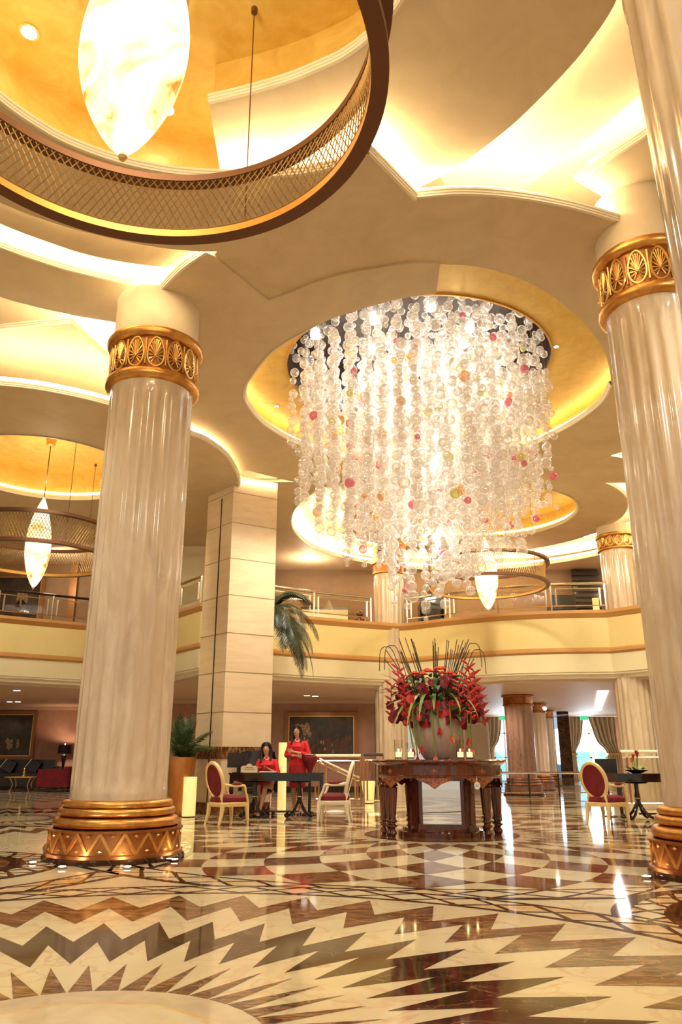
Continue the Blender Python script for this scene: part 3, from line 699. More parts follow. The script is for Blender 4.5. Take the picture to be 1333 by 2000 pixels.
# ================================================================== PENDANT LIGHTS
def make_pendant(name, x, y, ztip, sc, label, rot, cord_top, canopy=True):
    """ztip: height of the lamp's tip; built in a frame whose z=0 is that tip"""
    root = empty(name, (x, y, ztip), 0, label, 'pendant light', 'alabaster pendant lights with brass net hoops', sc)
    zl, zu = .69, 1.31            # lower and upper hoop
    L = 2.15
    prof = []
    for i in range(25):
        t = i / 24; rr = .37 * math.sin(PI * t ** .86) ** .82 if 0 < t < 1 else .012
        prof.append((max(rr, .012), .03 + t * (L - .03)))
    Tr = Matrix.Rotation(rot, 4, 'Z')
    s_ = MB(); s_.lathe(prof, 40, sy=.55, T=Tr); sh = s_.build('alabaster_shade', 'alabaster', root)
    s_ = MB(); s_.lathe([(.008, 0), (.022, .012), (.03, .035), (.02, .06), (.01, .07)], 14); s_.build('finial', 'gold_bright', root)
    for z in (L * .64, L * .90):
        q = min(prof, key=lambda p: abs(p[1] - z))[0]; s_ = MB(); s_.lathe([(q + .004, z - .008), (q + .012, z), (q + .004, z + .008)], 40, sy=.56, caps=False, T=Tr)
        s_.build('metal_band', 'bronze_gold', sh)
    for nm, zz, rr_ in (('lower_hoop', zl, 1.62), ('upper_hoop', zu, 1.66)):
        h = MB(); h.sweep(circ(0, 0, rr_, 120), [(-.02, zz - .03), (.10, zz - .03), (.10, zz + .035), (-.02, zz + .035), (-.02, zz - .03)], True, mis=[0, 0, 0, 1]); h.build(nm, ['bronze', 'bronze_gold' if nm == 'lower_hoop' else 'bronze'], root)
    # net of crossing brass wires
    nt_ = MB(); N = 156; K = 10; st = 2 * PI / N; tw = 4.5 * st
    for dr in (-1, 1):
        for i in range(N):
            pts = []
            for k in range(K + 1):
                t = k / K; a = i * st + dr * tw * (t - .5); rr_ = 1.61 + .04 * t - .03 * math.sin(PI * t) + (.002 if dr > 0 else 0)
                pts.append((rr_ * math.cos(a), rr_ * math.sin(a), zl + .035 + (zu - zl - .07) * t))
            nt_.tube(pts, .0055, 4)
    nt_.tube([(1.605 * math.cos(t), 1.605 * math.sin(t), zl + .045) for t in [2 * PI * i / 96 for i in range(96)]], .008, 6, closed=True)
    nt_.build('net', 'net', root)
    H = cord_top / sc
    c_ = MB(); c_.tube([(0, 0, L - .01), (0, 0, H)], .012, 8); c_.build('suspension_rod', 'bronze', root)
    for i in range(3):
        a = R(70 + 120 * i); c_ = MB(); c_.tube([(1.66 * math.cos(a), 1.66 * math.sin(a), zl), (1.66 * math.cos(a), 1.66 * math.sin(a), H)], .006, 6)
        c_.lathe([(.03, H - .06), (.03, H)], 12, c=(1.66 * math.cos(a), 1.66 * math.sin(a), 0)); c_.build('cable', 'bronze', root)
    if canopy:
        c_ = MB(); c_.lathe([(.05, H - .16), (.10, H - .14), (.11, H - .02), (.13, H)], 24); c_.build('canopy', 'bronze_gold', root)
    light('POINT', 'pendant_bulb', (x, y, ztip + L * sc * .5), 0.1, (1, .85, .6), .1)
    return root
make_pendant('pendant_light', -1.40, 4.0, 4.69, 1.0, 'huge glowing alabaster pendant light inside a brass net hoop, top left foreground', 0, GZ - 4.69)
make_pendant('pendant_light', -6.16, 15.1, 4.27, .905, 'distant slender pendant light with net hoop at the left edge, beside the marble column', R(75), 7.5 - 4.27)
make_pendant('pendant_light', 3.52, 18.2, 4.40, .86, 'distant pendant light with net hoop, right of the bubble chandelier', R(25), 7.75 - 4.40)
# warm light from inside the pendants
for x, y, z, e in ((-1.4, 4.0, 7.1, 110), (-6.16, 15.1, 6.6, 60), (3.52, 18.2, 6.7, 60)): light('POINT', 'pendant_uplight', (x, y, z), e, (1, .82, .5), .15)

# ceiling downlight fittings
def downlight(x, y, z, label, r=.07, m='bulb', grp=None):
    s_ = MB(); s_.lathe([(r * 1.35, 0), (r * 1.35, -.012), (r, -.014), (r, .0)], 20, caps=False)
    root = empty('downlight', (x, y, z), 0, label, 'downlight', grp)
    s_.build('rim', 'chrome', root); s_ = MB(); s_.lathe([(r * .2, -.006), (r, -.004)], 20); s_.build('lamp', m, root); return root
for (px, py, z, lb) in [(57, 62, GZ, 'bright downlight in the gold dome left of the big pendant'), (327, 213, GZ, 'bright downlight in the gold dome right of the big pendant')]:
    downlight(*atz(px, py, z), z, lb, .075)
for (px, py, lb) in [(1087, 676, 'small downlight at the right of the gold ceiling ring'), (541, 792, 'small downlight at the left of the gold ceiling ring')]:
    downlight(*atz(px, py, ZG), ZG, lb, .035)
for (px, py, z, lb) in [(33, 1348, 2.95, 'single downlight in the lounge soffit'), (19, 1370, 2.95, 'left one of the paired lounge soffit downlights'), (35, 1370, 2.95, 'right one of the paired lounge soffit downlights'), (600, 1358, 2.95, 'left one of the paired soffit downlights above the oil painting'), (616, 1359, 2.95, 'right one of the paired soffit downlights above the oil painting')]:
    downlight(*atz(px, py, z), z, lb, .10, 'bulb_soft')
LC4 = [atz(*p, 2.93) for p in ((1169, 1350), (1189, 1350), (1174, 1388), (1162, 1388))]; s_ = MB(); s_.slab([LC4], 2.925, 2.95); tag(s_.build('linear_ceiling_light', 'bulb_soft', smooth=False), 'long flat white ceiling light panel in the hall soffit at right', 'ceiling light')

# ================================================================== BUBBLE CHANDELIER
rnd = random.Random(7)
CX, CY = HO[0] + .02, HO[1] + .02
ch = empty('bubble_chandelier', (CX, CY, 3.0), 0, 'giant chandelier of clear glass bubble strings hanging from the gold ringed ceiling opening', 'chandelier')
strands = []; bubbles = []
for i in range(-9, 10):
    for j in range(-9, 10):
        x = i * .235 + rnd.uniform(-.05, .05); y = j * .25 + rnd.uniform(-.06, .06); rr = math.hypot(x, y)
        if rr > 2.12: continue
        u_ = rnd.random()
        zb = 3.0 + 1.75 * (rr / 2.12) ** 1.3 + (rnd.uniform(0, .6) if u_ < .45 else rnd.uniform(.5, 2.0))
        zb = min(zb, 6.3)
        strands.append((x, y, zb)); z = zb
        while z < 7.85:
            rb_ = rnd.choice([.038, .045, .052, .06, .068, .076, .088])
            u = rnd.random(); m = 0
            if u < .014: m = 1
            elif u < .026: m = 2
            elif u < .036: m = 3
            elif u < .037: m = 4
            bubbles.append((x + rnd.uniform(-.05, .05), y + rnd.uniform(-.05, .05), z, rb_, m))
            z += rb_ + rnd.choice([.045, .055, .065, .085]) + (rnd.uniform(.05, .2) if z > 6.6 and rnd.random() < .4 else 0)
bubbles = [b for b in bubbles if not (b[2] > 7.75)]
names = ['bub', 'bub_pink', 'bub_amber', 'bub_lime', 'bub_black']
# the hundred that show largest: biggest, lowest and nearest, the coloured ones among them
col_ = [b for b in bubbles if b[4]]; col_.sort(key=lambda b: b[2] + b[1] * .5); clr = [b for b in bubbles if not b[4]]; clr.sort(key=lambda b: -b[3] * 10 + b[2] * .8 + b[1] * .4)
big = col_[:45] + clr[:55]; bigset = set(big); rest = [b for b in bubbles if b not in bigset]
lab = ['', 'pink glass bubble', 'amber glass bubble', 'lime glass bubble', 'black glass bubble']
ballme = {}
for k in range(5):
    q = MB(); q.ball((0, 0, 0), 1, 20, 12); q.lathe([(.12, .97), (.14, 1.03)], 8); ob = q.build('glass_bubble', names[k], ch); ballme[k] = ob.data; bpy.data.objects.remove(ob)
for (x, y, z, rb_, m) in big:
    o = bpy.data.objects.new('glass_bubble', ballme[m]); COL.objects.link(o); o.parent = ch; o.location = (x, y, z - 3.0); o.scale = (rb_, rb_, rb_)
    if m: o['label'] = lab[m]; o.scale = (rb_ * .9,) * 3
q = MB()
for (x, y, z, rb_, m) in rest: q.ball((x, y, z - 3.0), rb_, 9, 6, m)
tag(q.build('glass_bubbles', names, ch), kind='stuff')
q = MB()
for (x, y, zb) in strands: q.tube([(x, y, zb - 3.0), (x, y, 5.04)], .0022, 3)
tag(q.build('hanging_wires', 'chrome', ch), kind='stuff')
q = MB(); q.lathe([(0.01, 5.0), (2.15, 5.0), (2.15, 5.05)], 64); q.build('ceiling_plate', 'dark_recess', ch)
for k in range(11):
    a = 2 * PI * k / 11 + .3; rr = 1.75 if k % 2 else .9
    q = MB(); q.lathe([(.02, 4.93), (.075, 4.935), (.085, 4.995)], 16, c=(rr * math.cos(a), rr * math.sin(a), 0)); q.build('spot_lamp', 'bulb', ch)

# ================================================================== ROUND TABLE
TH_ = 1.04
tb = empty('round_table', (TX, TY, 0), 0, 'ornate round mahogany table carrying the flower vase, in the middle of the lobby', 'table')
q = MB(); q.lathe([(.95, .985), (.985, .99), (1.0, 1.005), (1.0, 1.025), (.985, 1.04)], 96); q.build('tabletop', 'mahog', tb)
q = MB(); q.lathe([(.90, .80), (.915, .79), (.925, .80), (.93, .82), (.915, .83), (.915, .96), (.94, .975), (.95, .985)], 96, caps=False)
q.lathe([(.87, .80), (.87, .985)], 64, caps=False); q.build('apron', 'mahog', tb)
for k in range(8):     # shaped drops with inlay
    a0 = 2 * PI * k / 8 + R(-90 - 11)
    q = MB(); vs = []; n = 24; W = R(17)
    for i in range(n + 1):
        t = -1 + 2 * i / n; a = a0 + t * W; d = .10 * (1 - abs(t)) ** .6 + .045 * math.exp(-(t * 4) ** 2)
        for rr in (.918, .90):
            vs += [(rr * math.cos(a), rr * math.sin(a), .81), (rr * math.cos(a), rr * math.sin(a), .80 - d)]
    fs = []
    for i in range(n):
        b0 = i * 4; c0 = b0 + 4; fs += [(b0, c0, c0 + 1, b0 + 1), (b0 + 2, b0 + 3, c0 + 3, c0 + 2), (b0 + 1, c0 + 1, c0 + 3, b0 + 3)]
    q.add(vs, fs); q.build('shaped_apron', 'inlay', tb)
q = MB()
for k in range(8):
    a = 2 * PI * k / 8 + R(-101)
    for (da, z, s_) in ((0, .88, 1.0), (0, .80, .7), (-.05, .88, .5), (.05, .88, .5)): q.ball((.918 * math.cos(a + da), .918 * math.sin(a + da), z), .03 * s_, 8, 6, 0, (.25, 1, 1.2), Matrix.Rotation(a, 3, 'Z'))
tag(q.build('inlay_ornament', 'inlay', tb))
def tleg(x, y, q):
    q.lathe([(.062, .80), (.062, .73), (.05, .725), (.07, .70), (.075, .685), (.05, .67), (.066, .655), (.064, .63), (.036, .235), (.05, .225), (.052, .205), (.03, .19), (.03, .17), (.055, .155), (.055, .14), (.028, .125), (.02, .105), (.045, .075), (.048, .05), (.03, .025), (.022, .0)], 12, c=(x, y, 0))
def ta(a, r): return r * math.cos(R(a)), r * math.sin(R(a))
for a in (-157, -149, -41, -8, 8, 30, 62, 90, 118, 150, 172, -172):
    q = MB(); tleg(*ta(a, .84 if a != -41 else .80), q); q.build('leg', 'mahog', tb)
for a0, a1 in ((-157, -172), (172, 150), (8, 30), (-8, 8), (-149, 150)):
    q = MB(); q.bar((*ta(a0, .84), .16), (*ta(a1, .84), .16), .03, .025); q.build('stretcher', 'mahog', tb, False)
q = MB(); q.lathe([(.62, .0), (.62, .06), (.56, .075), (.56, .11)], 48); q.build('base_platform', 'mahog', tb)
for k in range(4):     # square core with a framed mirror on each face
    a = PI / 2 * k - PI / 2 + R(-4); T = Matrix.Rotation(a, 4, 'Z')
    q = MB(); q.box(.40, .415, -.30, .30, .16, .80, 0, T); q.build('mirror_panel', 'mirror', tb, False)
    q = MB(); q.box(.40, .44, -.42, .42, .11, .17, 0, T); q.box(.40, .44, -.42, .42, .745, .80, 0, T); q.box(.40, .43, -.32, -.27, .17, .75, 0, T); q.box(.40, .43, .27, .32, .17, .75, 0, T); q.build('mirror_frame', 'mahog', tb, False)
    q = MB(); T2 = Matrix.Rotation(a + PI / 4, 4, 'Z'); q.box(.47, .60, -.075, .075, .11, .80, 0, T2); q.box(.595, .612, -.05, .05, .16, .74, 0, T2); q.build('pilaster', 'mahog', tb, False)
# tag hanging on a leg
lx_, ly_ = aty(928, 1528, 11.30)[0], 11.30
t_ = empty('hanging_tag', (lx_, 11.12, .70), 0, 'small white oval tag hanging by the table legs', 'tag')
q = MB(); q.lathe([(.04, 0), (.04, .004)], 20, T=Matrix.Rotation(PI / 2, 4, 'X') @ Matrix.Scale(1.25, 4, (0, 1, 0))); q.build('card', 'white', t_)
q = MB(); [q.box(-.024, .024, -.006, -.004, z, z + .004) for z in (-.012, .004, .018)]; tag(q.build('print_lines', 'dark_metal', t_, False))
q = MB(); q.tube([(0, 0, .05), (0, .02, .12)], .002, 4); q.build('string', 'white', t_)

# vase
vs_ = empty('flower_vase', (TX - .02, TY, TH_), 0, 'big matt grey egg shaped vase on the round table', 'vase')
q = MB(); q.lathe([(.17, 0), (.20, .02), (.26, .12), (.33, .28), (.375, .45), (.37, .58), (.33, .68), (.27, .74), (.28, .76), (.25, .76), (.24, .72)], 48, caps=True); q.build('body', 'pot_grey', vs_)
# flower arrangement (stands in the vase: its own thing)
fa = empty('flower_arrangement', (TX - .02, TY, TH_ + .70), 0, 'tall arrangement of red heliconias, burgundy anthuriums and twigs in the grey vase', 'flowers')
rnd = random.Random(3)
def leafmesh(q, base, dr, L, w, droop, n=7, mi=0, fold=.15):
    """curved blade from base along dr"""
    b = Vector(base); d = Vector(dr).normalized(); sd = d.cross(Vector((0, 0, 1))); sd = sd.normalized() if sd.length > .01 else Vector((1, 0, 0))
    vs = []; p = b.copy()
    for i in range(n + 1):
        t = i / n; ww = w * math.sin(PI * min(1, .12 + t * .88)) ** .8 if t < 1 else .0005
        up_ = sd.cross(d).normalized()
        vs += [p - sd * ww / 2 + up_ * ww * fold, p, p + sd * ww / 2 + up_ * ww * fold]
        p = p + d * L / n; d = (d + Vector((0, 0, -droop / n))).normalized()
    fs = []
    for i in range(n): a = i * 3; fs += [(a, a + 1, a + 4, a + 3), (a + 1, a + 2, a + 5, a + 4)]
    q.add(vs, fs, mi); return p
def heliconia(x, y, z, L, lean, sz=1):
    q = MB(); top = Vector((x, y, z)); n = int(L / .055)
    pts = [top + Vector((lean[0] * t, lean[1] * t, -L * t)) for t in [i / n for i in range(n + 1)]]
    q.tube([tuple(p) for p in pts], .008, 5)
    for i, p in enumerate(pts):
        sg = 1 if i % 2 else -1; a = rnd.uniform(-.5, .5)
        d = Vector((sg * math.cos(a), math.sin(a) - .25, .55)); ln = (.15 - .05 * i / n) * sz
        s0 = d.cross(Vector((0, 0, 1))).normalized() * .018; u0 = Vector((0, 0, 1)) * .02
        tip = p + d.normalized() * ln
        q.add([p + s0, p + u0, p - s0, p - u0, tip, p + d.normalized() * ln * .5 + u0 * 1.3, p + d.normalized() * ln * .5 - u0 * .8], [(0, 1, 5), (5, 1, 2), (0, 5, 4), (5, 2, 4), (0, 4, 6), (2, 6, 4), (0, 6, 3), (3, 6, 2)])
    q.build('heliconia_flower', 'red_flower', fa, False)
for (x, y, z, L, ln) in [(-.58, -.25, .62, .55, (.06, 0)), (-.50, -.38, .50, .62, (.02, -.02)), (.48, -.30, .68, .68, (.08, 0)), (.58, -.20, .60, .60, (.05, -.02)), (.42, -.42, .50, .62, (.06, 0)), (.68, .0, .35, .55, (.08, 0)), (-.66, .05, .40, .50, (-.02, 0)), (.30, -.45, .38, .40, (.02, 0))]: heliconia(x, y, z, L, ln)
def anth(x, y, z, s, m='dark_flower'):
    q = MB(); T = Matrix.Rotation(rnd.uniform(-.6, .6), 3, 'Z') @ Matrix.Rotation(rnd.uniform(.9, 1.7), 3, 'X') @ Matrix.Rotation(rnd.uniform(-.5, .5), 3, 'Y')
    n = 16; pts = []
    for i in range(n):
        a = 2 * PI * i / n; r_ = s * (1 - .35 * math.sin(a) * (1 if math.sin(a) > 0 else .2)) * (1 - .28 * math.exp(-((a - PI / 2) / .35) ** 2))
        pts.append(T @ Vector((r_ * math.cos(a), r_ * math.sin(a) * 1.15, .02 * math.cos(2 * a))) + Vector((x, y, z)))
    c = T @ Vector((0, 0, -.012)) + Vector((x, y, z)); q.add([c] + pts, [(0, 1 + i, 1 + (i + 1) % n) for i in range(n)])
    q.tube([T @ Vector((0, s * .3, 0)) + Vector((x, y, z)), T @ Vector((0, s * .1, s * .5)) + Vector((x, y, z))], .008, 5)
    q.build('anthurium_flower', m, fa)
for i in range(62):
    a = rnd.uniform(-PI, 0) if i < 26 else rnd.uniform(0, PI); rr = rnd.uniform(.28, .58) * (1 if abs(math.cos(a)) < .5 else 1.12); anth(rr * math.cos(a) * 1.1, rr * math.sin(a), rnd.uniform(-.12, .42), rnd.uniform(.05, .085), 'dark_flower' if i % 3 else 'red_flower')
for (x, z) in [(-.70, .10), (-.66, -.10), (-.62, -.02), (.66, .0), (.60, -.05)]: anth(x, -.1, z, .07)
for i in range(40):
    a = rnd.uniform(-PI * 1.02, .02 * PI); rr = rnd.uniform(.38, .52); anth(rr * math.cos(a) * 1.15, rr * math.sin(a), rnd.uniform(-.20, .12), rnd.uniform(.045, .075), 'dark_flower' if i % 4 else 'red_flower')
for i in range(10): anth(rnd.uniform(-.3, .3), rnd.uniform(-.45, -.25), rnd.uniform(.25, .55), .06)
def rose(x, y, z, s):
    q = MB()
    for k in range(3):
        for i in range(5 + k):
            a = 2 * PI * i / (5 + k) + k; r_ = s * (.25 + .33 * k); p = Vector((x + r_ * math.cos(a), y + r_ * math.sin(a), z + s * (.3 - .22 * k))); q.ball(p, s * .42, 6, 4, 0, (.9, .9, .6))
    q.build('rose', 'rose', fa)
for i in range(14): rose(-.30 + .60 * (i % 7) / 6 + rnd.uniform(-.03, .03), -.25 + .25 * (i // 7) + rnd.uniform(-.05, .05), .62 + rnd.uniform(-.03, .05) - .12 * abs((i % 7) / 3 - 1), .055)
# twig bundles
for (x0, x1, n) in [(-.42, -.78, 9), (-.26, -.34, 7), (-.02, .06, 4), (.05, .10, 2), (.22, .32, 5), (.30, .50, 5), (.36, .74, 6)]:
    for i in range(n):
        q = MB(); bx = x0 * .45 + rnd.uniform(-.04, .04); tx = x0 + (x1 - x0) * rnd.random() + rnd.uniform(-.03, .03); y = rnd.uniform(-.25, .1); h = rnd.uniform(.86, 1.10) - .18 * (abs(tx) > .6)
        q.tube([(bx, y, 0), ((bx + tx) / 2 + rnd.uniform(-.015, .015), y, h * .55), (tx, y + .02, h)], .0065, 5); q.build('twig', 'twig', fa)
for (x, sg) in [(-.68, -1), (-.60, -1), (.62, 1), (.56, 1)]:
    q = MB(); z0 = rnd.uniform(.72, .95); pts = cat([(x * .5, -.1, 0), (x * .9, -.1, z0), (x + sg * .06, -.1, z0 + .12), (x + sg * .15, -.1, z0 + .05), (x + sg * .17, -.1, z0 - .25)], 5); q.tube(pts, .006, 5); q.build('bent_reed', 'twig', fa)
for i in range(150):
    q = MB(); a = rnd.uniform(0, 2 * PI); e = rnd.uniform(.1, .9); L = rnd.uniform(.18, .34); rr = rnd.uniform(.1, .50)
    leafmesh(q, (rr * math.cos(a), rr * math.sin(a) * .9, rnd.uniform(-.10, .50)), (math.cos(a), math.sin(a), e), L, rnd.uniform(.06, .11), 1.4); q.build('green_leaf', 'leaf', fa)
for (a, e, L, dr_) in [(185, .45, 1.0, .9), (178, .30, .85, .5), (195, .1, .95, 1.1), (188, .7, .8, .4), (-100, .5, .55, 2.6), (-60, .55, .6, 2.6), (-120, .5, .7, 3.0), (-5, .5, .7, 1.3), (5, .9, .9, 2.2), (-15, .3, .8, 2.0), (200, -.1, .8, 1.6), (-130, .4, .9, 2.8), (-40, .5, .8, 2.6), (210, .2, .9, 2.4)]:
    q = MB(); leafmesh(q, (.15 * math.cos(R(a)), .25 * math.sin(R(a)), .2), (math.cos(R(a)), math.sin(R(a)), e), L, .055, dr_, 10); q.build('grass_blade', 'grass_leaf', fa)
# hanging amaryllis stems
for (x, y, zt, zb, m) in [(-.42, -.30, -.05, -.55, 0), (-.30, -.36, -.02, -.52, 0), (-.10, -.40, .0, -.64, 1), (-.02, -.40, .0, -.26, 0), (.16, -.40, .0, -.36, 1), (.30, -.36, -.02, -.52, 1), (.42, -.28, -.04, -.40, 0), (.48, -.22, -.04, -.54, 1), (-.36, -.33, -.05, -.66, 0)]:
    q = MB(); q.tube(cat([(x * .6, y * .6, .12), (x, y, .04), (x * 1.03, y * 1.06, zt - .1), (x * .98 + .03, y * 1.02, zb)], 4), .012, 6); s_ = q.build('hanging_stem', 'stem', fa)
    q = MB()
    for k in range(5):
        a = 2 * PI * k / 5; leafmesh(q, (x * .98 + .03, y * 1.02, zb), (.45 * math.cos(a), .45 * math.sin(a), -1), .12, .04, .3, 4)
    q.build('bud', 'tulip' if m else 'red_flower', s_)
# hurricane candles
for k, (px, Y, h, lb) in enumerate([(779, 11.60, .27, 'tall glass candle holder on the table, leftmost of the four'), (803, 11.72, .24, 'short glass candle holder between the leftmost one and the vase'), (900, 11.55, .27, 'tall glass candle holder right next to the vase on its right'), (918, 11.75, .22, 'glass candle holder farthest right on the round table')]):
    X = aty(px, 1478, Y)[0]; c = empty('candle_holder', (X, Y, TH_), 0, lb, 'candle holder', 'hurricane candles on the round table')
    q = MB(); q.lathe([(.05, .0), (.052, .01), (.058, h), (.055, h), (.048, .02)], 24); q.build('glass_cylinder', 'cup_glass', c)
    q = MB(); q.lathe([(.045, .03), (.045, .10), (.04, .105)], 20); cc = q.build('candle', 'candle', c)
    q = MB(); q.ball((0, 0, .125), .012, 8, 6, 0, (.8, .8, 1.8)); q.build('flame', 'flame', cc)
    q = MB(); q.lathe([(.047, .012), (.048, .03)], 20); q.build('dark_base', 'dark_metal', c)

# ================================================================== OVAL BACK ARMCHAIRS  (local +X = forwards)
def make_chair(name, x, y, rz, label, fm='chair_frame'):
    c = empty(name, (x, y, 0), rz, label, 'chair', 'oval backed armchairs with crimson seats')
    # seat
    q = MB(); ring_ = []
    for i in range(32):
        t = 2 * PI * i / 32; ct, st_ = math.cos(t), math.sin(t); ring_.append((.27 * abs(ct) ** .6 * (1 if ct > 0 else -1), (.29 if ct > 0 else .25) * abs(st_) ** .6 * (1 if st_ > 0 else -1)))
    def lay(sc, z): return [(p[0] * sc, p[1] * sc, z) for p in ring_]
    vs = lay(.97, .345) + lay(1, .38) + lay(.97, .425) + lay(.80, .455) + lay(.4, .47); q.add(vs, [(i * 32 + k, i * 32 + (k + 1) % 32, (i + 1) * 32 + (k + 1) % 32, (i + 1) * 32 + k) for i in range(4) for k in range(32)] + [tuple(range(128, 160))])
    q.build('seat', 'red_velvet', c)
    q = MB(); vs = lay(1.02, .285) + lay(1.04, .295) + lay(1.04, .345) + lay(1.0, .355); q.add(vs, [(i * 32 + k, i * 32 + (k + 1) % 32, (i + 1) * 32 + (k + 1) % 32, (i + 1) * 32 + k) for i in range(3) for k in range(32)] + [tuple(range(31, -1, -1))]); q.build('seat_frame', fm, c)
    for sx, sy in ((1, 1), (1, -1), (-1, 1), (-1, -1)):
        q = MB(); lx = .235 * sx; ly = (.235 if sx > 0 else .20) * sy
        q.tube([(lx, ly, .34), (lx, ly, .27), (lx + .012 * sx, ly, .16), (lx + (.02 if sx > 0 else -.06), ly + .01 * sy, 0)], [.040, .040, .032, .022], 8); q.build('leg', fm, c)
    # oval back, tilted
    T = Matrix.Translation((-.27, 0, .70)) @ Matrix.Rotation(R(-14), 4, 'Y')
    q = MB(); q.tube([T @ Vector((0, .235 * math.cos(t), .29 * math.sin(t))) for t in [2 * PI * i / 40 for i in range(40)]], .032, 8, closed=True); q.build('back_frame', fm, c)
    q = MB(); vs = []
    for (sc, o) in ((1, -.018), (1, .018), (.75, .035), (.35, .042)): vs += [T @ Vector((o, .222 * sc * math.cos(t), .275 * sc * math.sin(t))) for t in [2 * PI * i / 32 for i in range(32)]]
    q.add(vs, [(i * 32 + k, i * 32 + (k + 1) % 32, (i + 1) * 32 + (k + 1) % 32, (i + 1) * 32 + k) for i in range(3) for k in range(32)] + [tuple(range(31, -1, -1)), tuple(range(96, 128))]); q.build('back_cushion', 'red_velvet', c)
    for sy in (-1, 1):
        q = MB(); q.tube([(-.20, .17 * sy, .33), (-.24, .17 * sy, .42), T @ Vector((0, .16 * sy, -.215))], [.026, .022, .022], 8); q.build('back_support', fm, c)
        pa = cat([tuple(T @ Vector((.01, .225 * sy, -.06))), (-.16, .275 * sy, .625), (.0, .295 * sy, .615), (.11, .295 * sy, .62), (.145, .295 * sy, .59), (.165, .285 * sy, .52), (.22, .265 * sy, .41), (.23, .25 * sy, .33)], 4)
        q = MB(); q.tube(pa, [.021] * len(pa), 8); ar = q.build('armrest', fm, c)
        q = MB(); q.ball((-.02, .293 * sy, .65), .11, 12, 8, 0, (1, .34, .22)); q.build('arm_pad', 'red_velvet', ar)
    return c
make_chair('armchair', -1.93, 13.95, R(42), 'crimson and gold oval back armchair at the left end of the desk, seen from behind')
make_chair('armchair', -.12, 14.55, R(174), 'crimson oval back armchair with gilt frame coloured pale as lit facing the desk from its right', 'chair_lit')
make_chair('armchair', 4.50, 13.95, R(38), 'crimson and gold oval back armchair left of the right hand desk')
make_chair('armchair', 5.80, 13.20, R(150), 'crimson armchair half hidden behind the right marble column')

# ================================================================== DESKS
def make_desk(name, x, y, w, label, gap):
    d = empty(name, (x, y, 0), 0, label, 'desk', None)
    q = MB(); q.box(-w / 2, w / 2, -.33, .33, .775, .80); q.box(-w / 2 + .01, w / 2 - .01, -.32, .32, .765, .775); q.build('desktop', 'black', d, False)
    q = MB(); q.box(-w / 2 + .02, w / 2 - .02, -.31, -.28, .655, .765); q.box(-w / 2 + .02, w / 2 - .02, .28, .31, .655, .765); q.box(-w / 2 + .02, -w / 2 + .05, -.28, .28, .655, .765); q.box(w / 2 - .05, w / 2 - .02, -.28, .28, .655, .765); q.build('apron', 'black', d, False)
    for sx in (-1, 1):
        q = MB(); q.box(sx * (w / 2 - .055) - .035, sx * (w / 2 - .055) + .035, -.31, -.24, .33, .66); q.tube([(sx * (w / 2 - .055), -.275, .33), (sx * (w / 2 - .06), -.275, .12), (sx * (w / 2 - .1), -.275, .10)], .03, 8); q.build('corner_post', 'black', d)
    for sx in (-gap, gap):
        q = MB(); q.lathe([(.19, .628), (.20, .635), (.19, .65), (.05, .655)], 24, c=(sx, -.02, 0)); q.lathe([(.04, .65), (.035, .5), (.05, .42), (.055, .36), (.04, .33), (.03, .30)], 14, c=(sx, -.02, 0)); p_ = q.build('pedestal', 'black', d)
        q = MB(); q.lathe([(.052, .365), (.057, .372), (.057, .385), (.052, .392)], 16, c=(sx, -.02, 0)); q.build('metal_collar', 'chrome', p_)
        for sg in (-1, 1):
            for sy in (-1, 1):
                q = MB(); pa = cat([(sx, -.02, .36), (sx + sg * .05, -.02 + sy * .04, .22), (sx + sg * .12, -.02 + sy * .12, .10), (sx + sg * .21, -.02 + sy * .2, .04), (sx + sg * .25, -.02 + sy * .24, .065), (sx + sg * .22, -.02 + sy * .21, .085)], 4); q.tube(pa, [.03 - .012 * i / (len(pa) - 1) for i in range(len(pa))], 8); q.build('scroll_foot', 'black', p_)
    q = MB(); q.box(-gap, gap, -.045, .005, .10, .13); q.build('stretcher', 'black', d, False)
    return d
dx0 = aty(447, 1507, 15.1)[0]; dx1 = aty(634, 1507, 15.1)[0]
make_desk('writing_desk', (dx0 + dx1) / 2, 15.42, dx1 - dx0, 'long black lacquered desk in front of the two women in red', .42)
ex0 = aty(1204, 1507, 14.4)[0]
make_desk('writing_desk', ex0 + .95, 14.75, 1.9, 'black lacquered desk at right with a planter bowl on it', .50)
def at_desk(px, Y): return aty(px, 1500, Y)[0]
# monitor, seen from the back
m_ = empty('computer_monitor', (at_desk(464, 15.4), 15.45, .80), 0, 'black computer monitor seen from behind on the left end of the desk', 'monitor')
q = MB(); q.box(-.20, .20, -.02, .015, .09, .36); q.box(-.10, .10, -.045, -.02, .14, .30); q.build('housing', 'leather', m_, False)
q = MB(); q.lathe([(.10, 0), (.10, .012), (.02, .018), (.02, .12)], 20); q.build('stand', 'black', m_)
m_ = empty('computer_monitor', (aty(1186, 1495, 15.7)[0], 15.75, 0), R(-8), 'black display panel standing behind the left end of the right hand desk', 'monitor')
q = MB(); q.box(-.20, .20, -.02, .015, .79, 1.05); q.build('housing', 'leather', m_, False)
q = MB(); q.lathe([(.12, 0), (.12, .02), (.018, .03), (.018, .80)], 20); q.build('stand', 'black', m_)
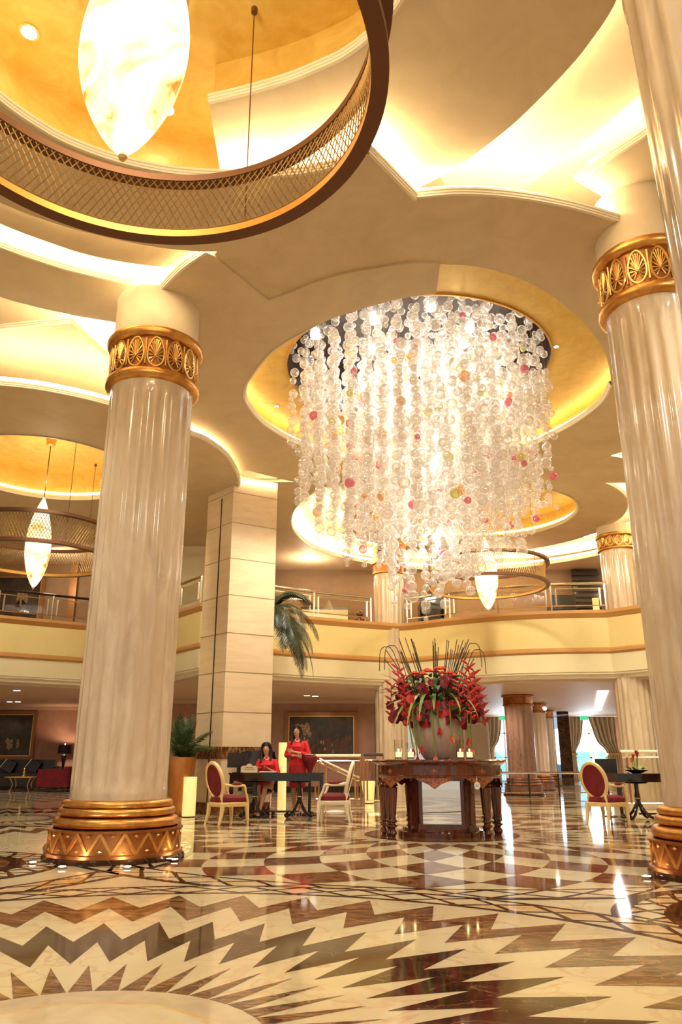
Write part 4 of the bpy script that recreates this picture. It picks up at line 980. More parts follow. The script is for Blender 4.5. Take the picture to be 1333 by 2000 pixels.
# sign holder
s_ = empty('desk_sign', (at_desk(487, 15.2), 15.2, .80), 0, 'cream arched card sign standing on the desk beside the monitor', 'sign')
q = MB(); prof = [(-.155, 0), (.155, 0), (.155, .10), (.12, .125), (.06, .125), (.04, .15), (0, .165), (-.04, .15), (-.06, .125), (-.12, .125), (-.155, .10)]
q.add([(a_, -.012, b_2) for a_, b_2 in prof] + [(a_, .012, b_2) for a_, b_2 in prof], [tuple(range(11)), tuple(range(21, 10, -1))] + [(i, 11 + i, 11 + (i + 1) % 11, (i + 1) % 11) for i in range(11)]); q.build('card', 'paper', s_, False)
q = MB(); q.box(-.165, .165, -.03, .03, 0, .012); q.build('base', 'chrome', s_, False)
q = MB(); q.box(-.07, .07, -.0135, -.0125, .085, .098); q.box(-.10, .10, -.0135, -.0125, .055, .064); tag(q.build('print_lines', 'frame_wood', s_, False), 'faint printed lines')
# open book
s_ = empty('open_book', (at_desk(524, 15.3), 15.3, .80), 0, 'open book with dark cover lying on the desk before the seated woman', 'book')
q = MB(); q.box(-.17, .17, -.12, .12, 0, .008); q.build('cover', 'leather', s_, False)
for sg in (-1, 1):
    q = MB(); q.box(min(0, sg * .16), max(0, sg * .16), -.11, .11, .008, .022); q.build('pages', 'white', s_, False)
# planter bowl on right desk
pb = empty('planter_bowl', (aty(1244, 1500, 14.6)[0], 14.62, .80), 0, 'shallow black bowl of bromeliads on the right hand desk', 'potted plant')
q = MB(); q.lathe([(.07, 0), (.10, .01), (.20, .05), (.215, .06), (.20, .062), (.12, .04)], 28); q.build('bowl', 'black', pb)
rnd = random.Random(11)
for k in range(26):
    a = rnd.uniform(0, 2 * PI); q = MB(); leafmesh(q, (.08 * math.cos(a), .06 * math.sin(a), .05), (math.cos(a), math.sin(a), rnd.uniform(.4, 1.6)), rnd.uniform(.10, .17), .045, 1.2, 5); q.build('leaf', 'grass_leaf' if k % 3 else 'stem', pb)
for (x, h) in [(-.03, .30), (-.06, .24), (.03, .37), (.05, .34)]:
    q = MB(); q.tube([(x * .5, 0, .05), (x, 0, h - .06)], .008, 5); st_ = q.build('flower_stem', 'stem', pb)
    q = MB()
    for k in range(6): a = k * PI / 3; leafmesh(q, (x, 0, h - .07), (.35 * math.cos(a), .35 * math.sin(a), 1), .12, .03, .2, 4)
    q.build('bromeliad_flower', 'tulip' if h < .3 else 'red_flower', st_)
# leather chair behind the desk
lc = empty('office_chair', (at_desk(512, 16.1), 16.03, 0), 0, 'buttoned black leather desk chair the seated woman sits on', 'chair')
q = MB(); vs = []; nx_, nz_ = 14, 10
for j in range(nz_ + 1):
    z = .52 + .66 * j / nz_
    for i in range(nx_ + 1):
        u = -1 + 2 * i / nx_; x = u * (.38 if j < nz_ - 1 else .34); yy = .14 + .08 * (j / nz_) - .16 * (abs(u) ** 3)
        b3 = .018 * (1 if (i + j) % 2 else -1); vs.append((x - .08, yy + b3 - .0, z + (.03 * (1 - u * u) if j == nz_ else 0)))
N1 = len(vs); vs += [(v[0], v[1] + .09, v[2]) for v in vs]
W1 = nx_ + 1; fs = []
for j in range(nz_):
    for i in range(nx_): a = j * W1 + i; fs += [(a, a + 1, a + W1 + 1, a + W1), (N1 + a, N1 + a + W1, N1 + a + W1 + 1, N1 + a + 1)]
for i in range(nx_): a = nz_ * W1 + i; fs.append((a, a + 1, N1 + a + 1, N1 + a)); fs.append((i + 1, i, N1 + i, N1 + i + 1))
for j in range(nz_): a = j * W1; fs.append((a + W1, a, N1 + a, N1 + a + W1)); a += nx_; fs.append((a, a + W1, N1 + a + W1, N1 + a))
q.add(vs, fs); q.build('backrest', 'leather', lc)
q = MB(); q.ball((-.04, 0, .44), .30, 20, 10, 0, (1, 1, .22)); q.build('seat', 'leather', lc)
for sx in (-.40, .30):
    q = MB(); q.tube(cat([(sx, .22, .66), (sx, -.05, .68), (sx, -.14, .62), (sx, -.12, .46)], 4), .035, 8); q.build('armrest', 'leather', lc)
q = MB(); q.lathe([(.035, .10), (.035, .40)], 12, c=(-.04, 0, 0))
for k in range(5):
    a = 2 * PI * k / 5 + .3; q.tube([(-.04, 0, .11), (-.04 + .3 * math.cos(a), .3 * math.sin(a), .07)], [.03, .02], 6); q.ball((-.04 + .3 * math.cos(a), .3 * math.sin(a), .035), .035, 8, 6)
q.build('swivel_base', 'dark_metal', lc)
# lectern
le = empty('lectern', (aty(606, 1480, 16.0)[0], 16.0, 0), 0, 'small lectern draped in dark red velvet beside the standing woman', 'lectern')
q = MB(); q.lathe([(.04, .80), (.06, .86), (.11, .96), (.15, 1.03), (.14, 1.09), (.08, 1.12)], 20, sy=.7); q.build('velvet_top', 'red_velvet', le)
q = MB(); q.lathe([(.16, 0), (.16, .03), (.03, .06), (.028, .80)], 16); q.build('stand', 'black', le)
q = MB(); q.box(-.10, .06, -.08, .06, 1.125, 1.135); q.build('paper', 'white', le, False)

# ================================================================== PEOPLE
def skin_mesh(name, verts, edges, m, parent, levels=2):
    """verts: [(x,y,z,r)] grown into one skinned, subdivided surface"""
    me = bpy.data.meshes.new(name); me.from_pydata([v[:3] for v in verts], edges, []); me.update()
    o = bpy.data.objects.new(name, me); COL.objects.link(o)
    md = o.modifiers.new('s', 'SKIN'); md.use_smooth_shade = True
    for i, v in enumerate(verts):
        r_ = v[3]; me.skin_vertices[0].data[i].radius = (r_, v[4] if len(v) > 4 else r_); me.skin_vertices[0].data[i].use_root = (i == 0)
    sd = o.modifiers.new('u', 'SUBSURF'); sd.levels = levels; sd.render_levels = levels
    dg = bpy.context.evaluated_depsgraph_get(); dg.update()
    em = bpy.data.meshes.new_from_object(o.evaluated_get(dg)); bpy.data.objects.remove(o)
    em.materials.clear(); em.materials.append(M[m])
    for p in em.polygons: p.use_smooth = True
    o = bpy.data.objects.new(name, em); COL.objects.link(o); o.parent = parent; return o
def chain(V, E, start, pts):
    last = start
    for p in pts: V.append(p); E.append((last, len(V) - 1)); last = len(V) - 1
    return last
def hand(V, E, wrist, p, d, side, curl=.5):
    """palm and five fingers; p wrist position, d finger direction, side thumb direction"""
    p = Vector(p); d = Vector(d).normalized(); s_ = Vector(side).normalized(); n = d.cross(s_).normalized()
    palm = p + d * .045; pi_ = chain(V, E, wrist, [(*palm, .022, .016)])
    for k, L in enumerate((.060, .070, .064, .048)):
        b0 = p + d * .085 + s_ * (.028 - .019 * k); V.append((*b0, .009)); E.append((pi_, len(V) - 1))
        chain(V, E, len(V) - 1, [(*(b0 + d * L * .5 - n * L * .15 * curl), .008), (*(b0 + d * L * .85 - n * L * .5 * curl), .0065)])
    t0 = p + d * .03 + s_ * .03; V.append((*t0, .010)); E.append((pi_, len(V) - 1)); chain(V, E, len(V) - 1, [(*(t0 + d * .03 + s_ * .02), .009), (*(t0 + d * .055 + s_ * .022), .007)])
def loft(q, rings, mi=0, n=28, cap=True):
    """rings: (x, y, z, rx, ry)"""
    vs = [(x + rx * math.cos(2 * PI * k / n), y + ry * math.sin(2 * PI * k / n), z) for x, y, z, rx, ry in rings for k in range(n)]
    fs = [(i * n + k, i * n + (k + 1) % n, (i + 1) * n + (k + 1) % n, (i + 1) * n + k) for i in range(len(rings) - 1) for k in range(n)]
    if cap: fs += [tuple(range(n - 1, -1, -1)), tuple((len(rings) - 1) * n + k for k in range(n))]
    q.add(vs, fs, mi)
def make_woman(x, y, seated, label, yaw):
    root = empty('person', (x, y, 0), yaw, label, 'person')
    dz = -.345 if seated else 0.; fy = -.06 if seated else 0.
    V = [(0, 0, .96 + dz, .125, .10)]; E = []
    sp = chain(V, E, 0, [(0, fy * .3, 1.10 + dz, .10, .08)]); cb = chain(V, E, sp, [(0, fy * .8, 1.28 + dz, .115, .085)])
    nb = chain(V, E, cb, [(0, fy, 1.405 + dz, .05, .045)]); 
    hx, hy = (-.02, fy - .035)
    hd = chain(V, E, nb, [(hx * .5, fy - .01, 1.46 + dz, .040), (hx, hy, 1.515 + dz, .058, .062), (hx, hy + .005, 1.585 + dz, .070, .082), (hx, hy + .015, 1.645 + dz, .050, .060)])
    if seated:
        arms = [((-.155, fy, 1.335 + dz), (-.235, fy - .06, 1.10 + dz), (-.13, fy - .30, .855)), ((.155, fy, 1.335 + dz), (.235, fy - .05, 1.10 + dz), (.10, fy - .30, .855))]
    else:
        arms = [((-.158, 0, 1.335), (-.235, -.01, 1.12), (.04, -.19, 1.10)), ((.158, 0, 1.335), (.235, -.03, 1.12), (-.02, -.205, 1.18))]
    for k, (s0, e0, w0) in enumerate(arms):
        V.append((*s0, .048)); E.append((cb, len(V) - 1)); s0v, e0v, w0v = Vector(s0), Vector(e0), Vector(w0)
        w_i = chain(V, E, len(V) - 1, [(*((s0v + e0v) / 2), .042), (*e0, .034), (*((e0v + w0v) / 2), .030), (*w0, .021)])
        d = (w0v - e0v).normalized(); hand(V, E, w_i, w0, d, (0, 0, 1) if not seated else ((1 if k == 0 else -1), 0, .2), .4)
    if seated: legs = [((-.09, -.05, .58), (-.08, -.44, .56), (-.13, -.36, .10)), ((.09, -.05, .58), (.06, -.46, .56), (-.02, -.58, .10))]
    else: legs = [((-.085, 0, .90), (-.075, -.02, .50), (-.06, .0, .10)), ((.085, 0, .90), (.065, -.02, .50), (.055, .02, .10))]
    VL, EL = V, E
    for h0, k0, a0 in legs:
        V.append((*h0, .085)); E.append((0, len(V) - 1)); hv, kv, av = Vector(h0), Vector(k0), Vector(a0)
        chain(V, E, len(V) - 1, [(*((hv + kv) / 2), .075), (*k0, .052), (*(kv * .7 + av * .3 + Vector((0, .015, 0))), .054), (*a0, .028), (a0[0], a0[1] - .06, .055, .028), (a0[0], a0[1] - .14, .03, .024, .016)])
    body = skin_mesh('body', V, E, 'skin', root)
    # face
    fz = 1.58 + dz
    q = MB(); q.tube([(hx, hy - .076, fz + .018), (hx, hy - .092, fz - .008), (hx, hy - .078, fz - .016)], [.006, .011, .006], 6); q.build('nose', 'skin', root)
    q = MB(); q.ball((hx, hy - .068, fz - .042), .017, 10, 6, 0, (1.1, .5, .42)); q.build('lips', 'lips', root)
    for sx in (-1, 1):
        q = MB(); q.ball((hx + sx * .026, hy - .070, fz + .016), .010, 8, 6, 0, (1.1, .5, .6)); q.build('eye', 'eye', root)
        q = MB(); q.tube([(hx + sx * .012, hy - .076, fz + .034), (hx + sx * .03, hy - .074, fz + .040), (hx + sx * .044, hy - .062, fz + .033)], .0035, 5); q.build('eyebrow', 'hair', root)
        q = MB(); q.ball((hx + sx * .072, hy + .005, fz), .02, 8, 6, 0, (.4, .7, 1.3)); q.build('ear', 'skin', root)
    # hair: parted shell with long sides
    q = MB(); q.ball((hx, hy + .050, fz + .045), .096, 20, 12, 0, (.93, .98, .98))
    ln = .30
    for sx in (-1, 1):
        q.tube(cat([(hx + sx * .02, hy - .02, fz + .118), (hx + sx * .07, hy - .012, fz + .075), (hx + sx * .086, hy + .022, fz - .01), (hx + sx * .095, hy + .02, fz - .11), (hx + sx * .088, hy - .02, fz - ln * .75), (hx + sx * .07, hy - .045, fz - ln)], 4), [.016, .02, .022, .024, .025, .026, .028, .030, .032, .034, .036, .036, .036, .034, .032, .03, .028, .026, .022, .018, .008][:21], 10)
    loft(q, [(hx, hy + .055, fz + .05, .085, .055), (hx, hy + .065, fz - .05, .09, .05), (hx, hy + .07, fz - .15, .095, .045), (hx, hy + .07, fz - .24, .08, .035)])
    q.build('hair', 'hair', root)
    # jacket
    V2 = []; E2 = []; z_ = dz
    q = MB(); loft(q, [(0, .0, .93 + z_, .175, .125), (0, fy * .2, 1.0 + z_, .155, .115), (0, fy * .4, 1.09 + z_, .135, .105), (0, fy * .7, 1.20 + z_, .158, .122), (0, fy * .9 - .006, 1.28 + z_, .168, .130), (0, fy, 1.345 + z_, .160, .095), (0, fy, 1.385 + z_, .125, .076), (0, fy, 1.415 + z_, .085, .062), (0, fy - .005, 1.43 + z_, .060, .054)])
    jk = q.build('jacket', 'red_suit', root)
    for k, (s0, e0, w0) in enumerate(arms):
        s0v, e0v, w0v = Vector(s0), Vector(e0), Vector(w0); c3 = e0v + (w0v - e0v) * (.55 if not seated else .62)
        pa = cat([tuple(s0v + Vector((0, 0, .01))), tuple((s0v + e0v) / 2), tuple(e0v), tuple(e0v + (c3 - e0v) * .5), tuple(c3)], 4)
        q = MB(); q.tube([tuple(s0v * .8 + Vector((0, fy * .2, 1.36 + z_)) * .2)] + pa, [.045] + [.056 - .012 * i / (len(pa) - 1) for i in range(len(pa))], 12); q.build('sleeve', 'red_suit', jk)
    q = MB(); q.tube([(0, -.13 + fy * .9, 1.26 + z_), (0, -.122 + fy * .4, 1.08 + z_), (0, -.13, .94 + z_)], .006, 5)
    q.build('placket', 'red_skirt', jk)
    q = MB(); q.tube([(.055 * math.cos(t), fy - .012 - .052 * math.sin(t) - .01, 1.43 + z_ - .05 * math.sin(t) ** 2) for t in [PI * i / 12 for i in range(13)]], .007, 6); q.build('necklace', 'white', root)
    q = MB(); q.ball((.09, fy - .128, 1.30 + z_), .012, 8, 5, 0, (1, .3, 1)); q.build('badge', 'gold_bright', jk)
    # skirt
    q = MB()
    if seated:
        q.tube([(-.0, .02, .60), (-.04, -.12, .60), (-.03, -.28, .575), (-.02, -.44, .565)], [.155, .165, .155, .135], 20, flat=.72)
    else: loft(q, [(0, 0, .97, .150, .110), (0, 0, .90, .178, .130), (0, 0, .80, .185, .130), (0, 0, .66, .172, .120), (0, -.01, .52, .155, .110), (0, -.01, .50, .150, .105)])
    q.build('skirt', 'red_skirt', root)
    # shoes
    for h0, k0, a0 in legs:
        q = MB(); ax, ay = a0[0], a0[1]; q.tube([(ax, ay + .02, .06), (ax, ay - .06, .045), (ax, ay - .13, .022), (ax, ay - .185, .012)], [.032, .034, .034, .012], 8, flat=.7); q.tube([(ax, ay + .03, .06), (ax, ay + .035, .0)], [.014, .008], 6); q.build('shoe', 'black', root)
    return root
make_woman(at_desk(523, 15.95), 15.98, True, 'seated woman in a red jacket with long dark hair, reading at the desk', R(-6))
make_woman(aty(582, 1500, 16.15)[0], 16.12, False, 'standing woman in a red skirt suit with arms folded, looking down beside the desk', R(-14))

# ================================================================== BALUSTRADES
def balustrade(path, zb, h, label, mid=True, glass=True, post='chrome', rail='chrome', gap=1.55, top_m='chrome', trip=.13, name='balustrade'):
    x0, y0 = path[0]; b = empty(name, (x0, y0, zb), 0, label, 'railing')
    P = [(p[0] - x0, p[1] - y0) for p in path]
    d = [0]
    for i in range(1, len(P)): d.append(d[-1] + math.hypot(P[i][0] - P[i - 1][0], P[i][1] - P[i - 1][1]))
    def at(t):
        t = max(0, min(d[-1], t))
        for i in range(1, len(P)):
            if d[i] >= t: u = (t - d[i - 1]) / ((d[i] - d[i - 1]) or 1); return (P[i - 1][0] + (P[i][0] - P[i - 1][0]) * u, P[i - 1][1] + (P[i][1] - P[i - 1][1]) * u)
        return P[-1]
    q = MB(); q.tube([(*p, h) for p in P], .035, 8); q.build('handrail', top_m, b)
    for z in ([h - .12, .14] if mid else [.12]):
        q = MB(); q.tube([(*p, z) for p in P], .018, 6); q.build('rail', rail, b)
    n = max(1, round(d[-1] / gap))
    for i in range(n + 1):
        for k in ((-1, 0, 1) if trip else (0,)):
            t = i * d[-1] / n + k * trip
            if t < -.01 or t > d[-1] + .01: continue
            p = at(t); q = MB(); q.box(p[0] - .02, p[0] + .02, p[1] - .02, p[1] + .02, 0 if k == 0 else .14, h if k == 0 else h - .12); q.build('post', post, b, False)
    if glass:
        for i in range(n):
            a = at(i * d[-1] / n + trip + .04); c = at((i + 1) * d[-1] / n - trip - .04)
            q = MB(); q.add([(*a, .16), (*c, .16), (*c, h - .14), (*a, h - .14)], [(0, 1, 2, 3)]); q.build('glass_panel', 'glass', b, False)
    return b
off = lambda p: offset(p, -.02)
balustrade(off(balL), 4.75, .72, 'chrome and glass balcony railing at far left with dark handrail', top_m='dark_metal')
balustrade(off([(-5.0, 21.15), (-4.3, 20.1), (-3.55, 19.1)]), 4.75, .72, 'short chrome railing between the left column and the stone pillar')
balustrade(off([p for p in balC if p[0] < 1.05]), 4.75, .72, 'chrome balcony railing behind the palm fronds, left of the middle column')
balustrade(off([p for p in balC if 1.85 < p[0]]), 4.75, .72, 'chrome balcony railing behind the chandelier tip, between two pale columns')
balustrade(off([(7.95, 19.1), (9, 18.5), (13.5, 17.1)]), 4.75, .72, 'balcony railing at far right beyond the pale column', post='dark_metal')
# lower level rails
X0 = aty(617, 1474, 19.5)[0]; X1 = aty(705, 1474, 19.5)[0]
balustrade([(X0, 19.5), (X1, 19.5)], 0, 1.12, 'stairwell railing with cream stone rail behind the right hand armchair', glass=False, post='frame_wood', top_m='moulding', gap=1.0, trip=.08)
X2 = aty(740, 1474, 18.8)[0]
balustrade([(X1 + .05, 18.8), (X2 + .1, 18.8)], 0, 1.14, 'short railing with dark top just left of the round table', post='frame_wood', top_m='dark_metal', gap=.5, trip=.08)
sb = empty('stair_handrail', (X0 + .1, 19.3, 1.05), 0, 'pair of sloping chrome stair handrails behind the armchair', 'railing')
for k in range(2):
    q = MB(); q.tube([(0, .1 * k, 0 - .08 * k), (.95, .1 * k, -.42 - .08 * k)], .025, 8); q.build('handrail', 'chrome', sb)
for k in range(2):
    q = MB(); q.tube([(.15 + .7 * k, .05, -.1 - .3 * k), (.15 + .7 * k, .05, -1.05)], .02, 8); q.build('post', 'bronze_gold', sb)
XA, XB = aty(975, 1507, 23.6)[0], aty(1205, 1507, 23.6)[0]
balustrade([(XA, 23.6), (XB, 23.6)], 0, .66, 'long low glass rail with thin chrome top in front of the brown column', mid=False, trip=0, gap=.9, post='dark_metal')
XA, XB = aty(1212, 1465, 17.6)[0], aty(1330, 1465, 17.6)[0]
balustrade([(XA, 17.6), (XB, 17.6)], 0, 1.2, 'railing with pale top rail behind the right hand desk', gap=1.0, post='frame_wood', top_m='moulding')

# ================================================================== PLANTS AND LAMPS
def frond(q, base, az, el, L, droop, n=16, lw=.22, seed=0):
    rn = random.Random(seed); b = Vector(base); d = Vector((math.cos(az) * math.cos(el), math.sin(az) * math.cos(el), math.sin(el))); pts = [b.copy()]
    for i in range(n): b = b + d * L / n; d = (d + Vector((0, 0, -droop / n * (1 + i / n)))).normalized(); pts.append(b.copy())
    q.tube(pts, [.012 * (1 - .8 * i / n) for i in range(n + 1)], 5)
    for i in range(2, n + 1):
        t = (pts[i] - pts[i - 1]).normalized(); s_ = t.cross(Vector((0, 0, 1))); s_ = s_.normalized() if s_.length > .05 else Vector((1, 0, 0)); u = s_.cross(t)
        ll = lw * math.sin(PI * min(1, .18 + .82 * i / n)) ** .6 + .03
        for sg in (-1, 1):
            for h_ in (0, .5):
                p = pts[i - 1].lerp(pts[i], h_); tip = p + (s_ * sg * .75 + t * .75 + Vector((0, 0, -.25 - .2 * rn.random()))) * ll; mid_ = p.lerp(tip, .45) + u * ll * .06; w_ = t * (.010 if lw < .25 else .009)
                q.add([p - w_, p + w_, mid_ + w_ * 1.6, mid_ - w_ * 1.6, tip], [(0, 1, 2, 3), (3, 2, 4)])
pt = empty('plant_pot', (-3.12, 15.85, 0), 0, 'tall tapered copper coloured pot behind the left column base', 'pot')
q = MB(); q.lathe([(.20, 0), (.215, .02), (.275, 1.06), (.27, 1.08), (.24, 1.08), (.235, 1.02)], 40); q.build('body', 'copper', pt)
pl_ = empty('potted_palm', (-3.12, 15.85, 1.03), 0, 'short bushy green palm growing in the tall copper pot', 'palm')
for k in range(17):
    q = MB(); frond(q, (.03 * math.cos(k), .03 * math.sin(k), 0), k * 2.4, R(80 - 20 * (k % 3)), .78 + .15 * (k % 4) / 3, .75, 12, .20, k); q.build('frond', 'palm', pl_, False)
pm = empty('tall_palm', (-1.75, 18.1, 0), 0, 'tall dark palm with drooping fronds beside the right edge of the stone pillar', 'palm')
q = MB(); q.tube([(-.15, .1, 0), (-.1, .05, 2), (0, 0, 4.0)], [.11, .09, .10], 12); q.build('trunk', 'twig', pm)
q = MB(); q.lathe([(.30, 0), (.34, .02), (.38, .6), (.35, .6)], 24, c=(-.15, .1, 0)); q.build('planter', 'copper', pm)
for k in range(30):
    az = R(-75 + 130 * ((k * 7) % 30) / 30) if k % 5 else R(100 + 20 * k); q = MB(); frond(q, (0, 0, 4.1), az, R(74 - 22 * (k % 4)), 1.5 + .5 * ((k * 5) % 7) / 7, 2.3, 22, .30, k); q.build('frond', 'palm_dark', pm, False)
def cyl_lamp(px, Y, r, z0, h, label, rt=None):
    X = aty(px, 1500, Y)[0] if z0 == 0 else aty(px, 1175, Y)[0]
    l_ = empty('cylinder_lamp', (X, Y, z0), 0, label, 'lamp', 'glowing pale yellow cylinder lamps')
    q = MB(); q.lathe([(r * .96, .02), (r, .03), (rt or r, h - .01), ((rt or r) * .97, h)], 32); q.build('shade', 'ylamp', l_)
    q = MB(); q.lathe([(r * .9, 0), (r * .9, .02)], 32); q.build('base', 'dark_metal', l_)
cyl_lamp(373.5, 15.55, .125, 0, .72, 'short glowing yellow cylinder lamp beside the copper pot')
cyl_lamp(552, 17.1, .088, 0, 1.38, 'tall glowing yellow cylinder lamp between the two women')
cyl_lamp(720, 20.3, .125, 0, .52, 'tapered glowing yellow floor lamp left of the round table', .17)
cyl_lamp(1164, 20.6, .085, 4.75, .45, 'glowing yellow cylinder lamp upstairs at the right end of the balcony')
for (px, py, lb) in [(64, 1688, 'floor uplight at the left of the left column base'), (121, 1697, 'floor uplight in front of the left column base'), (249, 1697, 'floor uplight under the middle of the left column base'), (341, 1682, 'floor uplight right of the left column base'), (1265, 1716, 'floor uplight left of the right column base')]:
    x, y = atz(px, py, 0); u_ = empty('floor_uplight', (x, y, .012), 0, lb, 'floor light'); q = MB(); q.lathe([(.05, 0), (.05, .008), (.036, .01)], 20); q.build('rim', 'chrome', u_); q = MB(); q.lathe([(.035, .009), (.034, .012)], 20); q.build('lens', 'bulb', u_)
    cx_, cy_ = (-2.54, 9.36) if px < 600 else (3.66, 7.86)
    l_ = light('SPOT', 'uplight_beam', (x, y, .05), 3.5, (1, .8, .5), .03, spot=80); l_.rotation_euler = (Vector((cx_, cy_, .55)) - Vector((x, y, .05))).to_track_quat('-Z', 'Y').to_euler()

# ================================================================== PAINTINGS
def painting(px0, px1, z0, z1, Y, label, blobs):
    x0, x1 = aty(px0, 1430, Y)[0], aty(px1, 1430, Y)[0]; w, h = (x1 - x0) / 2, z1 - z0
    p_ = empty('oil_painting', ((x0 + x1) / 2, Y - .06, z0), 0, label, 'painting')
    q = MB(); q.box(-w + .1, w - .1, 0, .03, .1, h - .1); cv = q.build('canvas', 'painting', p_, False)
    q = MB()
    f = .12
    for a in ((-w, w, 0, f), (-w, w, h - f, h), (-w, -w + f, f, h - f), (w - f, w, f, h - f)): q.box(a[0], a[1], -.05, .04, a[2], a[3]); 
    q.build('frame', 'frame_wood', p_, False)
    q = MB(); g_ = .03
    for a in ((-w + f, w - f, f, f + g_), (-w + f, w - f, h - f - g_, h - f), (-w + f, -w + f + g_, f, h - f), (w - f - g_, w - f, f, h - f)): q.box(a[0], a[1], -.035, .0, a[2], a[3])
    q.build('gilt_edge', 'gold_bright', p_, False)
    rn = random.Random(int(px0) + 5)
    for m in ('paint_light', 'paint_red'):
        q = MB(); c = 0
        for (u, v, ru, rv, mm, cnt, sp) in blobs:
            if mm != m: continue
            for _ in range(cnt):
                cx_, cz_ = (u + rn.uniform(-1, 1) * sp) * w, (v + rn.uniform(-.3, .3) * sp) * h; n = 10
                pts = [(cx_ + ru * w * math.cos(2 * PI * i / n) * rn.uniform(.6, 1.2), -.004 - .0002 * c, cz_ + rv * h * math.sin(2 * PI * i / n) * rn.uniform(.6, 1.2)) for i in range(n)]
                q.add(pts, [tuple(range(n))]); c += 1
        if c: tag(q.build('painted_figures', m, cv, False))
    l_ = light('SPOT', 'picture_light', ((x0 + x1) / 2, Y - 1.3, z1 + .5 if z1 > 4 else 2.85), 14, (1, .8, .6), .1, (R(30), 0, 0), 100)
    return p_
painting(557, 699, 1.04, 2.56, 27, 'wide dark oil painting of a crowded candlelit hall on the wall behind the women', [(-.42, .62, .05, .13, 'paint_light', 6, .12), (-.25, .5, .04, .06, 'paint_light', 3, .1), (.2, .27, .045, .09, 'paint_red', 40, .62), (-.1, .30, .03, .05, 'paint_light', 10, .5)])
painting(-60, 71, 1.02, 2.80, 30.6, 'large dark oil painting with pale figures above the lounge sofa', [(.28, .30, .09, .11, 'paint_light', 4, .1), (.05, .28, .07, .09, 'paint_red', 5, .15), (.5, .32, .05, .12, 'paint_light', 1, .02)])
x0, x1 = -10.6, -8.9
painting(-70, 56, 5.0, 6.95, 25.15, 'dark painting of seated robed figures on the upstairs wall at far left', [(.28, .52, .12, .16, 'paint_light', 5, .14), (.2, .35, .15, .16, 'paint_red', 5, .2)])

# ================================================================== LOUNGE under the balcony, far left
so = empty('sofa', (aty(20, 1520, 29)[0], 29.3, 0), 0, 'black leather sofa under the lounge painting at far left', 'sofa')
q = MB(); q.box(-1.35, 1.35, -.45, .45, .12, .42); q.build('seat_base', 'leather', so, False)
q = MB(); q.box(-1.35, 1.35, .25, .48, .42, 1.02); q.build('backrest', 'leather', so, False)
for sx in (-1, 1):
    q = MB(); q.box(min(sx * 1.3, sx * 1.5), max(sx * 1.3, sx * 1.5), -.45, .46, .1, .66); q.tube([(sx * 1.42, -.46, .68), (sx * 1.42, .46, .68)], .13, 12); q.build('armrest', 'leather', so)
for k in range(2):
    q = MB(); q.box(-1.25 + 1.27 * k, .0 + 1.25 * k, -.44, .26, .43, .56); q.build('seat_cushion', 'leather', so, False)
for x, lb in ((-.35, 'dark cushion with silver edge on the sofa, left one'), (.55, 'dark cushion with silver edge on the sofa, right one')):
    cu = empty('cushion', (so.location.x + x, 29.32, .60), R(8), lb, 'cushion'); T = Matrix.Rotation(R(24), 4, 'Y') @ Matrix.Rotation(R(-15), 4, 'X')
    q = MB(); q.box(-.2, .2, -.06, .06, .02, .42, 0, T); q.build('pad', 'lampshade', cu, False); q = MB(); q.bar((.05, -.10, .45), (-.16, -.10, .16), .035, .01); q.build('edging', 'chrome', cu, False)
ct = empty('coffee_table', (aty(43, 1530, 27.6)[0], 27.6, 0), 0, 'low gold framed oval coffee table in front of the lounge sofa', 'table')
q = MB(); q.lathe([(.60, .44), (.62, .45), (.62, .475), (.60, .48)], 32, sy=.6); q.build('tabletop', 'bronze_gold', ct)
q = MB(); q.lathe([(.42, .06), (.43, .07), (.42, .08)], 32, sy=.6); q.build('lower_shelf', 'glass', ct)
for k in range(4):
    a = PI / 4 + PI / 2 * k; q = MB(); q.tube(cat([(.5 * math.cos(a), .3 * math.sin(a), .45), (.36 * math.cos(a), .22 * math.sin(a), .22), (.46 * math.cos(a), .28 * math.sin(a), 0)], 4), .018, 6); q.build('leg', 'gold_bright', ct)
fg = empty('figurine', (ct.location.x + .03, 27.6, .48), 0, 'small gold figurine on the lounge coffee table', 'figurine')
q = MB(); q.lathe([(.06, 0), (.06, .03), (.03, .05), (.045, .12), (.02, .2), (.03, .24), (.012, .28)], 14); q.build('body', 'gold_bright', fg)
ra = empty('lounge_armchair', (aty(110, 1520, 27.4)[0], 27.4, 0), R(0), 'boxy crimson velvet armchair in the lounge beside the black lamp', 'chair')
q = MB(); q.box(-.50, .55, -.35, .40, .16, .45); q.build('seat', 'red_velvet', ra, False)
q = MB(); q.box(.36, .56, -.38, .42, .16, .80); q.build('backrest', 'red_velvet', ra, False)
for y0 in (-.40, .34): q = MB(); q.box(-.50, .52, y0, y0 + .12, .16, .68 if y0 > 0 else .72); q.build('armrest', 'red_velvet', ra, False)
for x in (-.44, .48):
    for y in (-.34, .38): q = MB(); q.box(x - .03, x + .03, y - .03, y + .03, 0, .16); q.build('leg', 'dark_metal', ra, False)
st = empty('side_table', (aty(121, 1500, 29.8)[0], 29.9, 0), 0, 'dark side table carrying the lounge lamp', 'table')
q = MB(); q.lathe([(.28, .58), (.28, .61)], 24); q.build('tabletop', 'black', st); q = MB(); q.lathe([(.2, 0), (.2, .03), (.03, .05), (.03, .58)], 16); q.build('stem', 'black', st)
tl = empty('table_lamp', (st.location.x, 29.9, .61), 0, 'lamp with black drum shade standing in the lounge corner', 'lamp')
q = MB(); q.lathe([(.09, 0), (.09, .02), (.03, .05), (.05, .2), (.09, .5), (.10, .56), (.03, .6), (.02, .66)], 20); q.build('base', 'black', tl)
